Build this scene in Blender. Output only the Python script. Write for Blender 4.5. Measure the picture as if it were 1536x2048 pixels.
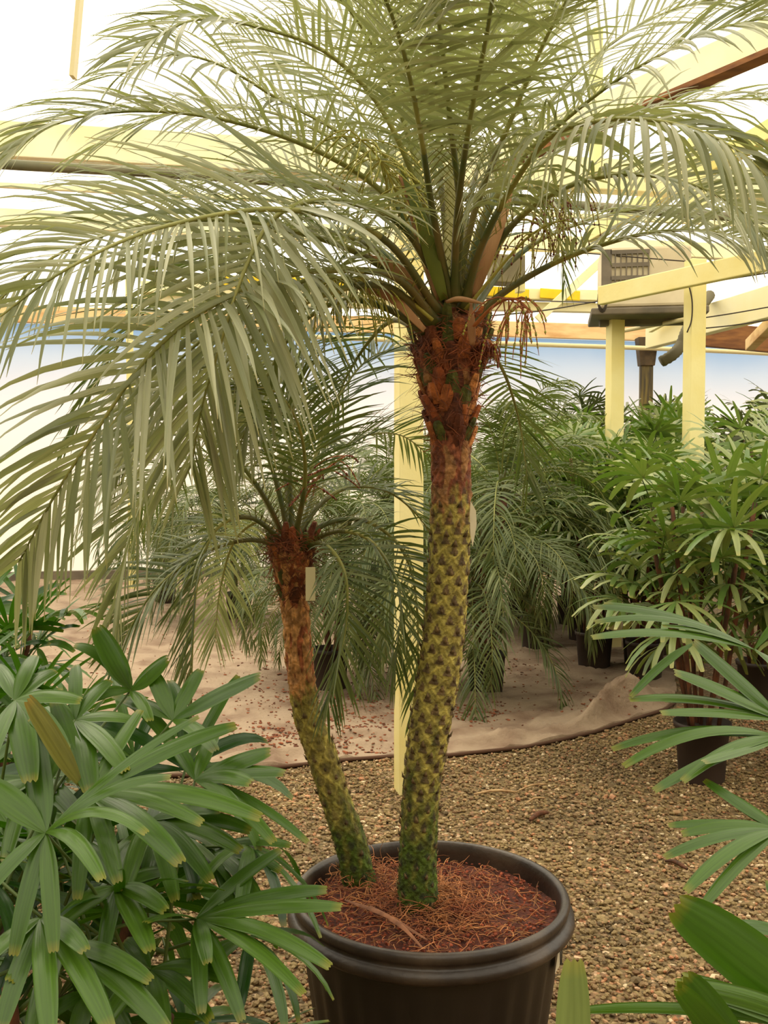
import bpy, math, random
import numpy as np
from mathutils import Vector, Matrix, noise

random.seed(11)
rng = np.random.default_rng(11)
sc = bpy.context.scene
for o in list(bpy.data.objects):
    bpy.data.objects.remove(o)

# ------------------------------------------------------------------ camera
F = 2010.0                      # focal length in pixels of the 1536x2048 frame
PITCH = math.radians(2.5)
CZ = 1.62
cam_d = bpy.data.cameras.new('camera')
cam_d.sensor_fit = 'VERTICAL'
cam_d.sensor_height = 36.0
cam_d.lens = F / 2048 * 36.0
cam_d.clip_start = 0.05
cam = bpy.data.objects.new('camera', cam_d)
cam.location = (0, 0, CZ)
cam.rotation_euler = (math.pi / 2 - PITCH, 0, 0)
sc.collection.objects.link(cam)
sc.camera = cam

# ------------------------------------------------------------------ light: one bright overcast sky around the greenhouse
SKY = 2.15
world = bpy.data.worlds.new('sky')
sc.world = world
world.use_nodes = True
wn = world.node_tree
wn.nodes.clear()
wo = wn.nodes.new('ShaderNodeOutputWorld')
wb = wn.nodes.new('ShaderNodeBackground')
wt = wn.nodes.new('ShaderNodeTexCoord')
ws = wn.nodes.new('ShaderNodeSeparateXYZ')
wr = wn.nodes.new('ShaderNodeValToRGB')
wr.color_ramp.elements[0].position = 0.0
wr.color_ramp.elements[0].color = (0.16, 0.14, 0.11, 1)
wr.color_ramp.elements[1].position = 0.35
wr.color_ramp.elements[1].color = (1.0, 0.93, 0.80, 1)
e = wr.color_ramp.elements.new(0.04); e.color = (0.62, 0.58, 0.52, 1)
wn.links.new(wt.outputs['Generated'], ws.inputs[0])
wn.links.new(ws.outputs['Z'], wr.inputs[0])
wn.links.new(wr.outputs[0], wb.inputs['Color'])
wb.inputs['Strength'].default_value = SKY
wn.links.new(wb.outputs[0], wo.inputs[0])

sun_d = bpy.data.lights.new('hazy_sun', 'SUN')
sun_d.energy = 1.5
sun_d.angle = math.radians(35)
sun_d.color = (1.0, 0.93, 0.74)
sun = bpy.data.objects.new('hazy_sun', sun_d)
sun.rotation_euler = (math.radians(-28), math.radians(-12), 0)
sc.collection.objects.link(sun)

sc.view_settings.view_transform = 'Standard'
sc.view_settings.look = 'None'
sc.view_settings.gamma = 1.0
sc.view_settings.exposure = 0.15
sc.cycles.max_bounces = 6
sc.cycles.diffuse_bounces = 3
sc.cycles.glossy_bounces = 2
sc.cycles.transmission_bounces = 4
sc.cycles.transparent_max_bounces = 8


# ------------------------------------------------------------------ helpers
def at(px, py, Y):
    x = (px - 768) / F; u = -(py - 1024) / F
    d = Vector((x, math.cos(PITCH) + u * math.sin(PITCH), -math.sin(PITCH) + u * math.cos(PITCH)))
    return Vector((0, 0, CZ)) + d * (Y / d.y)


def atz(px, py, z):
    x = (px - 768) / F; u = -(py - 1024) / F
    d = Vector((x, math.cos(PITCH) + u * math.sin(PITCH), -math.sin(PITCH) + u * math.cos(PITCH)))
    return Vector((0, 0, CZ)) + d * ((z - CZ) / d.z)


def lin(r, g, b):
    f = lambda c: (c / 255 / 12.92) if c / 255 <= 0.04045 else ((c / 255 + 0.055) / 1.055) ** 2.4
    return (f(r), f(g), f(b), 1)


def tag(o, label=None, cat=None, group=None, kind=None):
    if label: o['label'] = label
    if cat: o['category'] = cat
    if group: o['group'] = group
    if kind: o['kind'] = kind
    return o


def empty(name, loc, rz=0):
    o = bpy.data.objects.new(name, None)
    o.empty_display_size = 0.1
    o.location = loc
    o.rotation_euler = (0, 0, rz)
    sc.collection.objects.link(o)
    return o


def catmull(P, n):
    P = [Vector(p) for p in P]
    if len(P) < 3:
        return [P[0].lerp(P[-1], i / n) for i in range(n + 1)]
    Q = [P[0] * 2 - P[1]] + P + [P[-1] * 2 - P[-2]]
    dense = []
    for i in range(1, len(Q) - 2):
        a, b, c, d = Q[i - 1], Q[i], Q[i + 1], Q[i + 2]
        for k in range(16):
            t = k / 16
            dense.append(0.5 * ((2 * b) + (c - a) * t + (2 * a - 5 * b + 4 * c - d) * t * t + (3 * b - a - 3 * c + d) * t ** 3))
    dense.append(P[-1])
    L = [0]
    for i in range(1, len(dense)):
        L.append(L[-1] + (dense[i] - dense[i - 1]).length)
    out = []; j = 0
    for i in range(n + 1):
        s = L[-1] * i / n
        while j < len(L) - 2 and L[j + 1] < s:
            j += 1
        seg = max(L[j + 1] - L[j], 1e-9)
        out.append(dense[j].lerp(dense[j + 1], min(1, max(0, (s - L[j]) / seg))))
    return out


class MB:
    def __init__(s):
        s.v = []; s.f = []; s.uv = []; s.m = []; s.c = []; s.smooth = True

    def vert(s, p, uv=(0, 0), c=None):
        s.v.append((p[0], p[1], p[2])); s.uv.append(uv)
        s.c.append(c if c else (1, 1, 1, 1))
        return len(s.v) - 1

    def face(s, idx, m=0):
        s.f.append(tuple(idx)); s.m.append(m)

    def tube(s, pts, rad, n=8, m=0, caps=True, c=None):
        k = len(pts)
        r = rad if hasattr(rad, '__len__') else [rad] * k
        T = []
        for i in range(k):
            a = pts[max(0, i - 1)]; b = pts[min(k - 1, i + 1)]
            T.append((Vector(b) - Vector(a)).normalized())
        ref = Vector((0, 0, 1)) if abs(T[0].z) < 0.9 else Vector((1, 0, 0))
        A = T[0].cross(ref).normalized()
        rings = []
        L = 0
        for i in range(k):
            A = (A - T[i] * A.dot(T[i])).normalized()
            B = T[i].cross(A)
            if i: L += (Vector(pts[i]) - Vector(pts[i - 1])).length
            ring = []
            for j in range(n):
                a = 2 * math.pi * j / n
                ring.append(s.vert(Vector(pts[i]) + A * (math.cos(a) * r[i]) + B * (math.sin(a) * r[i]), (j / n, L), c))
            rings.append(ring)
        for i in range(k - 1):
            for j in range(n):
                s.face((rings[i][j], rings[i][(j + 1) % n], rings[i + 1][(j + 1) % n], rings[i + 1][j]), m)
        if caps:
            s.face(rings[0][::-1], m); s.face(rings[-1], m)

    def ribbon(s, pts, W, wid, fold=0.25, m=0, pleats=1, c=None, blunt=False):
        """pts centre line, W side vectors, wid half widths"""
        k = len(pts)
        n = 2 * pleats + 1
        rows = []
        for i in range(k):
            a = pts[max(0, i - 1)]; b = pts[min(k - 1, i + 1)]
            t = (b - a).normalized()
            w = W[i]
            w = (w - t * w.dot(t)); w = w.normalized() if w.length > 1e-6 else Vector((1, 0, 0))
            nn = w.cross(t)
            if nn.z < 0 and False: nn = -nn
            row = []
            for j in range(n):
                x = -1 + 2 * j / (n - 1)
                zz = (-fold if j % 2 else 0) if pleats > 1 else (-fold * (1 - abs(x)) * 1.0)
                zz -= 0 if pleats == 1 else 0.18 * x * x
                off = 0
                if blunt and i == k - 1 and j % 2: off = 0.35
                row.append(s.vert(pts[i] + w * (x * wid[i]) + nn * (zz * wid[i]) + t * (off * wid[i]), ((x + 1) / 2, i / (k - 1)), c))
            rows.append(row)
        for i in range(k - 1):
            for j in range(n - 1):
                s.face((rows[i][j], rows[i][j + 1], rows[i + 1][j + 1], rows[i + 1][j]), m)

    def box(s, c, d, R=None, m=0, col=None):
        R = R or Matrix.Identity(3)
        ids = []
        for sx in (-1, 1):
            for sy in (-1, 1):
                for sz in (-1, 1):
                    ids.append(s.vert(Vector(c) + R @ Vector((sx * d[0] / 2, sy * d[1] / 2, sz * d[2] / 2)), ((sx + 1) / 2, (sz + 1) / 2), col))
        for q in ((0, 1, 3, 2), (4, 6, 7, 5), (0, 4, 5, 1), (2, 3, 7, 6), (0, 2, 6, 4), (1, 5, 7, 3)):
            s.face([ids[i] for i in q], m)

    def beam(s, p0, p1, w, h, m=0, up=Vector((0, 0, 1))):
        p0 = Vector(p0); p1 = Vector(p1)
        t = (p1 - p0); L = t.length; t.normalize()
        if abs(t.dot(up)) > 0.95: up = Vector((math.sin(0.216) * -1, math.cos(0.216), 0))
        a = t.cross(up).normalized(); b = a.cross(t)
        R = Matrix((t, a, b)).transposed()
        s.box((p0 + p1) / 2, (L, w, h), R, m)

    def lathe(s, prof, n=64, c=(0, 0, 0), m=0, ripple=None):
        rings = []
        for i, (r, z) in enumerate(prof):
            ring = []
            for j in range(n):
                a = 2 * math.pi * j / n
                rr = r + (ripple(a, z, i) if ripple else 0)
                ring.append(s.vert((c[0] + rr * math.cos(a), c[1] + rr * math.sin(a), c[2] + z), (j / n, z)))
            rings.append(ring)
        for i in range(len(prof) - 1):
            for j in range(n):
                s.face((rings[i][j], rings[i][(j + 1) % n], rings[i + 1][(j + 1) % n], rings[i + 1][j]), m)

    def build(s, name, mats, parent=None, smooth=None, bevel=0, col=False, local=None):
        me = bpy.data.meshes.new(name)
        v = s.v
        if local is not None:
            v = [(p[0] - local[0], p[1] - local[1], p[2] - local[2]) for p in v]
        me.from_pydata(v, [], s.f)
        if not isinstance(mats, (list, tuple)): mats = [mats]
        for mm in mats: me.materials.append(mm)
        if len(mats) > 1: me.polygons.foreach_set('material_index', s.m)
        sm = s.smooth if smooth is None else smooth
        me.polygons.foreach_set('use_smooth', [sm] * len(s.f))
        uvl = me.uv_layers.new(name='UVMap')
        li = np.zeros(len(me.loops), dtype=np.int32); me.loops.foreach_get('vertex_index', li)
        uvl.data.foreach_set('uv', np.array(s.uv, dtype=np.float32)[li].ravel())
        if col:
            ca = me.color_attributes.new('Col', 'FLOAT_COLOR', 'POINT')
            ca.data.foreach_set('color', np.array(s.c, dtype=np.float32).ravel())
        me.update()
        o = bpy.data.objects.new(name, me)
        if local is not None and parent is None: o.location = local
        sc.collection.objects.link(o)
        if parent is not None:
            o.parent = parent
        if bevel:
            b = o.modifiers.new('bevel', 'BEVEL'); b.width = bevel; b.segments = 2; b.limit_method = 'ANGLE'
        return o


def mat(name, col, rough=0.6, nscale=0, col2=None, bump=0, bscale=40, trans=0, tcol=None, spec=0.5, attr=False, metal=0, island=0, detail=4, mixpos=(0.35, 0.65), coords='Object', stretch=None, coat=0):
    m = bpy.data.materials.new(name)
    m.use_nodes = True
    nt = m.node_tree
    bs = nt.nodes['Principled BSDF']
    out = nt.nodes['Material Output']
    bs.inputs['Base Color'].default_value = col
    bs.inputs['Roughness'].default_value = rough
    bs.inputs['Specular IOR Level'].default_value = spec
    bs.inputs['Metallic'].default_value = metal
    bs.inputs['Coat Weight'].default_value = coat
    tc = nt.nodes.new('ShaderNodeTexCoord')
    src = tc.outputs[coords]
    if stretch:
        mp = nt.nodes.new('ShaderNodeMapping'); mp.inputs['Scale'].default_value = stretch
        nt.links.new(src, mp.inputs[0]); src = mp.outputs[0]
    colsock = None
    if attr:
        an = nt.nodes.new('ShaderNodeAttribute'); an.attribute_name = 'Col'
        colsock = an.outputs['Color']
    if nscale:
        nz = nt.nodes.new('ShaderNodeTexNoise'); nz.inputs['Scale'].default_value = nscale
        nz.inputs['Detail'].default_value = detail
        nt.links.new(src, nz.inputs['Vector'])
        rp = nt.nodes.new('ShaderNodeValToRGB')
        rp.color_ramp.elements[0].position = mixpos[0]; rp.color_ramp.elements[1].position = mixpos[1]
        nt.links.new(nz.outputs['Fac'], rp.inputs[0])
        if attr:
            rp.color_ramp.elements[0].color = (0.55, 0.5, 0.45, 1); rp.color_ramp.elements[1].color = (1.35, 1.3, 1.25, 1)
            mx = nt.nodes.new('ShaderNodeMix'); mx.data_type = 'RGBA'; mx.blend_type = 'MULTIPLY'
            mx.inputs['Factor'].default_value = 1
            nt.links.new(colsock, mx.inputs['A']); nt.links.new(rp.outputs[0], mx.inputs['B'])
            colsock = mx.outputs['Result']
        else:
            rp.color_ramp.elements[0].color = col; rp.color_ramp.elements[1].color = col2 or col
            colsock = rp.outputs[0]
    if island:
        gi = nt.nodes.new('ShaderNodeNewGeometry')
        hs = nt.nodes.new('ShaderNodeHueSaturation')
        mr = nt.nodes.new('ShaderNodeMapRange')
        mr.inputs['To Min'].default_value = 1 - island; mr.inputs['To Max'].default_value = 1 + island
        nt.links.new(gi.outputs['Random Per Island'], mr.inputs['Value'])
        nt.links.new(mr.outputs[0], hs.inputs['Value'])
        if colsock: nt.links.new(colsock, hs.inputs['Color'])
        else: hs.inputs['Color'].default_value = col
        colsock = hs.outputs[0]
    if colsock:
        nt.links.new(colsock, bs.inputs['Base Color'])
    if bump:
        bn = nt.nodes.new('ShaderNodeTexNoise'); bn.inputs['Scale'].default_value = bscale; bn.inputs['Detail'].default_value = 5
        nt.links.new(src, bn.inputs['Vector'])
        bp = nt.nodes.new('ShaderNodeBump'); bp.inputs['Strength'].default_value = bump; bp.inputs['Distance'].default_value = 0.01
        nt.links.new(bn.outputs['Fac'], bp.inputs['Height']); nt.links.new(bp.outputs[0], bs.inputs['Normal'])
    if trans:
        tr = nt.nodes.new('ShaderNodeBsdfTranslucent')
        tr.inputs['Color'].default_value = tcol or col
        ms = nt.nodes.new('ShaderNodeMixShader'); ms.inputs[0].default_value = trans
        nt.links.new(bs.outputs[0], ms.inputs[1]); nt.links.new(tr.outputs[0], ms.inputs[2])
        nt.links.new(ms.outputs[0], out.inputs['Surface'])
    return m


def leaf_mat(name, c1, c2, tip, tcol, rough=0.38, trans=0.3, island=0.35, spec=0.5, stripe=0.25, tiprange=(0.86, 1.0), nstripe=40):
    """blade colour varies from leaflet to leaflet, fine length-wise veins, tips dried yellow-brown"""
    m = bpy.data.materials.new(name); m.use_nodes = True
    nt = m.node_tree; bs = nt.nodes['Principled BSDF']; out = nt.nodes['Material Output']
    N = nt.nodes.new; Lk = nt.links.new
    gi = N('ShaderNodeNewGeometry')
    rp = N('ShaderNodeMix'); rp.data_type = 'RGBA'
    rp.inputs['A'].default_value = c1; rp.inputs['B'].default_value = c2
    Lk(gi.outputs['Random Per Island'], rp.inputs['Factor'])
    uv = N('ShaderNodeUVMap'); sp = N('ShaderNodeSeparateXYZ'); Lk(uv.outputs[0], sp.inputs[0])
    mr = N('ShaderNodeMapRange'); mr.inputs['From Min'].default_value = tiprange[0]; mr.inputs['From Max'].default_value = tiprange[1]
    Lk(sp.outputs['Y'], mr.inputs['Value'])
    m2 = N('ShaderNodeMix'); m2.data_type = 'RGBA'; Lk(mr.outputs[0], m2.inputs['Factor']); Lk(rp.outputs['Result'], m2.inputs['A']); m2.inputs['B'].default_value = tip
    cb = N('ShaderNodeCombineXYZ'); mu = N('ShaderNodeMath'); mu.operation = 'MULTIPLY'; mu.inputs[1].default_value = nstripe
    Lk(sp.outputs['X'], mu.inputs[0]); Lk(mu.outputs[0], cb.inputs['X'])
    my = N('ShaderNodeMath'); my.operation = 'MULTIPLY'; my.inputs[1].default_value = 1.5; Lk(sp.outputs['Y'], my.inputs[0]); Lk(my.outputs[0], cb.inputs['Y'])
    mz = N('ShaderNodeMath'); mz.operation = 'MULTIPLY'; mz.inputs[1].default_value = 37; Lk(gi.outputs['Random Per Island'], mz.inputs[0]); Lk(mz.outputs[0], cb.inputs['Z'])
    nz = N('ShaderNodeTexNoise'); nz.inputs['Scale'].default_value = 1; nz.inputs['Detail'].default_value = 2; Lk(cb.outputs[0], nz.inputs['Vector'])
    mr2 = N('ShaderNodeMapRange'); mr2.inputs['From Min'].default_value = 0.3; mr2.inputs['From Max'].default_value = 0.7
    mr2.inputs['To Min'].default_value = 1 - stripe; mr2.inputs['To Max'].default_value = 1 + stripe; Lk(nz.outputs['Fac'], mr2.inputs['Value'])
    hs = N('ShaderNodeHueSaturation'); Lk(m2.outputs['Result'], hs.inputs['Color']); Lk(mr2.outputs[0], hs.inputs['Value'])
    Lk(hs.outputs[0], bs.inputs['Base Color'])
    bp = N('ShaderNodeBump'); bp.inputs['Strength'].default_value = 0.25; bp.inputs['Distance'].default_value = 0.002
    Lk(nz.outputs['Fac'], bp.inputs['Height']); Lk(bp.outputs[0], bs.inputs['Normal'])
    bs.inputs['Roughness'].default_value = rough; bs.inputs['Specular IOR Level'].default_value = spec
    tr = N('ShaderNodeBsdfTranslucent'); tr.inputs['Color'].default_value = tcol
    ms = N('ShaderNodeMixShader'); ms.inputs[0].default_value = trans
    Lk(bs.outputs[0], ms.inputs[1]); Lk(tr.outputs[0], ms.inputs[2]); Lk(ms.outputs[0], out.inputs['Surface'])
    return m


def film_mat(name, opac, col):
    m = bpy.data.materials.new(name); m.use_nodes = True
    nt = m.node_tree; nt.nodes.clear()
    out = nt.nodes.new('ShaderNodeOutputMaterial')
    t = nt.nodes.new('ShaderNodeBsdfTransparent'); t.inputs[0].default_value = (0.97, 0.95, 0.9, 1)
    d = nt.nodes.new('ShaderNodeBsdfTranslucent'); d.inputs[0].default_value = col
    ms = nt.nodes.new('ShaderNodeMixShader'); ms.inputs[0].default_value = opac
    nt.links.new(t.outputs[0], ms.inputs[1]); nt.links.new(d.outputs[0], ms.inputs[2]); nt.links.new(ms.outputs[0], out.inputs[0])
    return m


# ------------------------------------------------------------------ materials
M = {}
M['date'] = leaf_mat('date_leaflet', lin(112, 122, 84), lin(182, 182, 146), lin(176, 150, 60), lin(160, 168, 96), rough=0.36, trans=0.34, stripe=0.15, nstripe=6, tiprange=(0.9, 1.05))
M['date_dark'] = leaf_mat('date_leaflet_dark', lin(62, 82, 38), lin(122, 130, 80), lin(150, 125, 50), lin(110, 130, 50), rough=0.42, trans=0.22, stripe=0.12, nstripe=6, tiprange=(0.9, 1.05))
M['rachis'] = mat('rachis', lin(158, 156, 84), 0.45, 6, lin(116, 122, 58))
M['petiole'] = mat('petiole', lin(66, 88, 40), 0.42, 9, lin(110, 98, 52))
M['dead'] = mat('dried_sheath', lin(160, 112, 76), 0.8, 12, lin(196, 152, 108), bump=0.4, bscale=60, stretch=(1, 1, 0.25))
M['spear'] = mat('spear', lin(150, 146, 84), 0.6, 30, lin(190, 180, 122), stretch=(1, 1, 0.05))
M['trunk'] = mat('trunk_skin', (1, 1, 1, 1), 0.8, 45, attr=True, bump=0.6, bscale=120)
M['fibre'] = mat('red_fibre', lin(150, 82, 48), 0.85, 20, lin(96, 48, 28), island=0.4)
M['root'] = mat('root', lin(186, 128, 78), 0.8, 12, lin(136, 72, 42), island=0.5)
M['soil'] = mat('soil', lin(116, 60, 42), 0.95, 60, lin(64, 32, 24), bump=1.0, bscale=130, detail=8)
M['pot'] = mat('black_plastic', lin(30, 24, 20), 0.42, 3, lin(42, 34, 28), bump=0.08, bscale=30)
M['pot_rim'] = mat('black_plastic_rim', lin(46, 36, 30), 0.4, 9, lin(84, 70, 58), bump=0.15, bscale=60, detail=8, mixpos=(0.4, 0.75))
M['small_pot'] = mat('small_pot_plastic', lin(44, 34, 30), 0.6, 3, lin(62, 48, 40))
M['tag'] = mat('tag_plastic', lin(255, 242, 200), 0.5)
M['tagw'] = mat('tag_white', lin(238, 228, 200), 0.5)
M['ink'] = mat('ink', lin(40, 34, 30), 0.6)
M['rhap'] = leaf_mat('lady_palm_leaf', lin(24, 60, 4), lin(76, 108, 28), lin(160, 140, 50), lin(72, 136, 8), rough=0.3, spec=0.42, trans=0.18, stripe=0.22, nstripe=9, tiprange=(0.93, 1.08))
M['rhap_old'] = leaf_mat('lady_palm_leaf_old', lin(104, 104, 44), lin(122, 120, 62), lin(160, 130, 60), lin(120, 120, 30), rough=0.35, trans=0.2, stripe=0.3, nstripe=9, tiprange=(0.9, 1.05))
M['rhap_mid'] = leaf_mat('lady_palm_leaf_pale', lin(64, 104, 34), lin(150, 156, 96), lin(170, 160, 80), lin(110, 150, 40), rough=0.38, trans=0.2, stripe=0.15, nstripe=7, tiprange=(0.9, 1.05))
M['rhap_far'] = leaf_mat('lady_palm_leaf_far', lin(66, 74, 38), lin(108, 112, 74), lin(140, 130, 80), lin(80, 100, 40), rough=0.45, trans=0.15, stripe=0.1, nstripe=5, tiprange=(0.9, 1.05))
M['stalk'] = mat('leaf_stalk', lin(80, 100, 40), 0.5)
M['cane'] = mat('cane', lin(112, 66, 38), 0.8, 30, lin(62, 40, 24), bump=0.5, bscale=60, stretch=(1, 1, 0.4))
M['post'] = mat('cream_paint', lin(238, 222, 142), 0.6, 2.5, lin(246, 236, 172), bump=0.15, bscale=25, detail=8)
M['beam'] = mat('beam_paint', lin(250, 238, 186), 0.6, 2.0, lin(254, 246, 208), bump=0.1, bscale=10, detail=8)
M['yellow'] = mat('bright_yellow_paint', lin(250, 216, 20), 0.6, 3, lin(240, 196, 10))
M['tan'] = mat('stained_tan_wood', lin(240, 206, 150), 0.75, 3, lin(204, 150, 92), bump=0.2, bscale=20, detail=8, mixpos=(0.45, 0.75), stretch=(0.6, 1, 3))
M['brownwood_and_shade'] = mat('brown_wood_and_shade', lin(150, 100, 52), 0.8, 8, lin(112, 70, 38), stretch=(0.5, 1, 3))
M['pipe_dark'] = mat('mossy_pipe', lin(88, 94, 66), 0.7, 3, lin(130, 122, 92))
M['pipe_cream'] = mat('cream_pipe', lin(214, 200, 150), 0.5)
M['grey'] = mat('grey_metal', lin(224, 210, 176), 0.55, 4, lin(204, 188, 152))
M['greyd'] = mat('dark_grey_metal', lin(120, 108, 90), 0.6, 5, lin(92, 84, 70))
M['hood'] = mat('dusty_panel', lin(134, 124, 90), 0.7, 3, lin(108, 98, 70))
M['cable'] = mat('cable', lin(52, 40, 26), 0.6)
M['moss_metal'] = mat('mossy_downpipe', lin(112, 96, 44), 0.7, 6, lin(64, 54, 34), stretch=(3, 3, 0.3), mixpos=(0.4, 0.6))
M['hose'] = mat('hose', lin(92, 84, 54), 0.7)
M['bark'] = mat('bark_chips', lin(128, 72, 44), 0.9, island=0.5)
M['twig'] = mat('twig', lin(196, 164, 118), 0.8, 20, lin(150, 112, 74))
M['berry'] = mat('berry', lin(112, 50, 30), 0.5, island=0.3)
M['bud'] = mat('green_bud', lin(160, 160, 60), 0.5, island=0.3)

# gravel stones: every stone its own tone
def gravel_mat(name, flat=False):
    m = bpy.data.materials.new(name); m.use_nodes = True
    nt = m.node_tree; bs = nt.nodes['Principled BSDF']; N = nt.nodes.new; Lk = nt.links.new
    rp = N('ShaderNodeValToRGB')
    cols = [(0.0, lin(92, 74, 46)), (0.25, lin(128, 106, 66)), (0.5, lin(146, 124, 80)), (0.72, lin(120, 88, 58)), (0.85, lin(170, 146, 104)), (0.95, lin(176, 118, 80)), (1.0, lin(222, 204, 166))]
    el = rp.color_ramp.elements
    el[0].position = 0; el[0].color = cols[0][1]; el[1].position = 1; el[1].color = cols[-1][1]
    for p, c in cols[1:-1]:
        x = el.new(p); x.color = c
    bs.inputs['Roughness'].default_value = 0.75
    tc = N('ShaderNodeTexCoord')
    if flat:
        vo = N('ShaderNodeTexVoronoi'); vo.inputs['Scale'].default_value = 55
        Lk(tc.outputs['Object'], vo.inputs['Vector'])
        sp = N('ShaderNodeSeparateColor'); Lk(vo.outputs['Color'], sp.inputs[0]); Lk(sp.outputs[0], rp.inputs[0])
        bp = N('ShaderNodeBump'); bp.inputs['Strength'].default_value = 1; bp.inputs['Distance'].default_value = 0.02; bp.invert = True
        Lk(vo.outputs['Distance'], bp.inputs['Height']); Lk(bp.outputs[0], bs.inputs['Normal'])
    else:
        gi = N('ShaderNodeNewGeometry'); Lk(gi.outputs['Random Per Island'], rp.inputs[0])
    # slow drift of tone over the yard
    nz = N('ShaderNodeTexNoise'); nz.inputs['Scale'].default_value = 1.4; nz.inputs['Detail'].default_value = 3; Lk(tc.outputs['Object'], nz.inputs['Vector'])
    mr = N('ShaderNodeMapRange'); mr.inputs['From Min'].default_value = 0.3; mr.inputs['From Max'].default_value = 0.7; mr.inputs['To Min'].default_value = 0.75; mr.inputs['To Max'].default_value = 1.15
    Lk(nz.outputs['Fac'], mr.inputs['Value'])
    hs = N('ShaderNodeHueSaturation'); Lk(rp.outputs[0], hs.inputs['Color']); Lk(mr.outputs[0], hs.inputs['Value'])
    Lk(hs.outputs[0], bs.inputs['Base Color'])
    return m
M['stones'] = gravel_mat('gravel_stones')
M['gravel_bed'] = gravel_mat('gravel_bed', True)


# ================================================================== STRUCTURE
TH = 0.2165                                     # the greenhouse stands turned by 12.4 degrees
U = Vector((math.cos(TH), math.sin(TH), 0)); V = Vector((-math.sin(TH), math.cos(TH), 0))
W0 = Vector((0, 15.4, 0))                       # a point on the back wall

def wl(a, d, z):                                # along the wall, distance in front of it, height
    p = W0 + U * a - V * d
    return Vector((p.x, p.y, z))

def on_line(px, py, Y0):                        # point of the pixel ray that lies on the line parallel to the wall through (0, Y0)
    x = (px - 768) / F; u = -(py - 1024) / F
    d = Vector((x, math.cos(PITCH) + u * math.sin(PITCH), -math.sin(PITCH) + u * math.cos(PITCH)))
    t = Y0 / (d.y - math.tan(TH) * d.x)
    return Vector((0, 0, CZ)) + d * t

# ground
b = MB(); b.smooth = False
g = [b.vert((-14, -3, 0)), b.vert((16, -3, 0)), b.vert((16, 24, 0)), b.vert((-14, 24, 0))]; b.face(g)
o = b.build('floor', M['gravel_bed']); tag(o, kind='structure')

# back wall: translucent sheeting with a blue band along its top
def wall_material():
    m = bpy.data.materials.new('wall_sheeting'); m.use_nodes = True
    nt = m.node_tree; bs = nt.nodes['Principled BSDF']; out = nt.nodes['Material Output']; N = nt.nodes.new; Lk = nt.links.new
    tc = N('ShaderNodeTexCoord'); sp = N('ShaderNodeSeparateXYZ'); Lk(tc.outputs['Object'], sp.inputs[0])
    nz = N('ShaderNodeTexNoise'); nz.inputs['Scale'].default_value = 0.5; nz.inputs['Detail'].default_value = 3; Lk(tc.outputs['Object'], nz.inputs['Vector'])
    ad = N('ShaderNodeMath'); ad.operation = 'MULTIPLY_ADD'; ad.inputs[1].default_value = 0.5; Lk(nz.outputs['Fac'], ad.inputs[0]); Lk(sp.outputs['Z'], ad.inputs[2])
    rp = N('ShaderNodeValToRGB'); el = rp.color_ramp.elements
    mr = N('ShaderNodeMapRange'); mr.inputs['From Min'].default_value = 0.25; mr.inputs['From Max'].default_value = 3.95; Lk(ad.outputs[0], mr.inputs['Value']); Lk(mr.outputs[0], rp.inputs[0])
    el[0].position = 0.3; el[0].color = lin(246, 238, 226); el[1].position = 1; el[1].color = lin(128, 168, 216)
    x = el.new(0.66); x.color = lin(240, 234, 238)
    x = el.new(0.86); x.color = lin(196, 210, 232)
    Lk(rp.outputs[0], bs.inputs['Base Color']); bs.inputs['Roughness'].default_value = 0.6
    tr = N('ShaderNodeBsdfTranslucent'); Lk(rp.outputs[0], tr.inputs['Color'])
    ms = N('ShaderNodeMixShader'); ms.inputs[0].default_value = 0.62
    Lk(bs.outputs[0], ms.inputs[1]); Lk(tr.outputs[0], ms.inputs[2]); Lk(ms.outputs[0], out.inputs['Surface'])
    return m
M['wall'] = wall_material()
b = MB(); b.smooth = False
q = [wl(-9, 0, 0.0), wl(12, 0, 0.0), wl(12, 0, 3.66), wl(-9, 0, 3.66)]
nq = 60
rows = []
for i in range(nq + 1):
    a = -9 + 21 * i / nq
    rows.append([b.vert(wl(a, 0.012 * math.sin(i * 2.1) * math.sin(k * 0.8), 3.66 * k / 8)) for k in range(9)])
for i in range(nq):
    for k in range(8): b.face((rows[i][k], rows[i + 1][k], rows[i + 1][k + 1], rows[i][k + 1]))
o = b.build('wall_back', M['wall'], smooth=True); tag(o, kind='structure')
b = MB(); b.beam(wl(-9, 0.06, 3.78), wl(12, 0.06, 3.78), 0.10, 0.24)
o = b.build('trim_1', M['tan'], smooth=False, bevel=0.01); tag(o, kind='structure')
b = MB(); b.beam(wl(-9, 0.05, 0.07), wl(12, 0.05, 0.07), 0.06, 0.16)
o = b.build('baseboard_back', M['greyd'], smooth=False, bevel=0.01); tag(o, kind='structure')

# three unseen walls, added as dense grey sheeting to darken the foreground
M['sheet'] = mat('unseen_wall_sheeting', lin(150, 140, 118), 0.8, trans=0.35, tcol=lin(150, 140, 110))
for nm, (a0, d0_, a1, d1_) in (('wall_left_unseen', (-9, 0, -9, 17.4)), ('wall_right_unseen', (12, 0, 12, 17.4)), ('wall_front_unseen', (-9, 17.4, 12, 17.4))):
    b = MB(); b.smooth = False
    b.face([b.vert(wl(a0, d0_, 0)), b.vert(wl(a1, d1_, 0)), b.vert(wl(a1, d1_, 3.95)), b.vert(wl(a0, d0_, 3.95))])
    o = b.build(nm, M['sheet']); tag(o, kind='structure')

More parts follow.
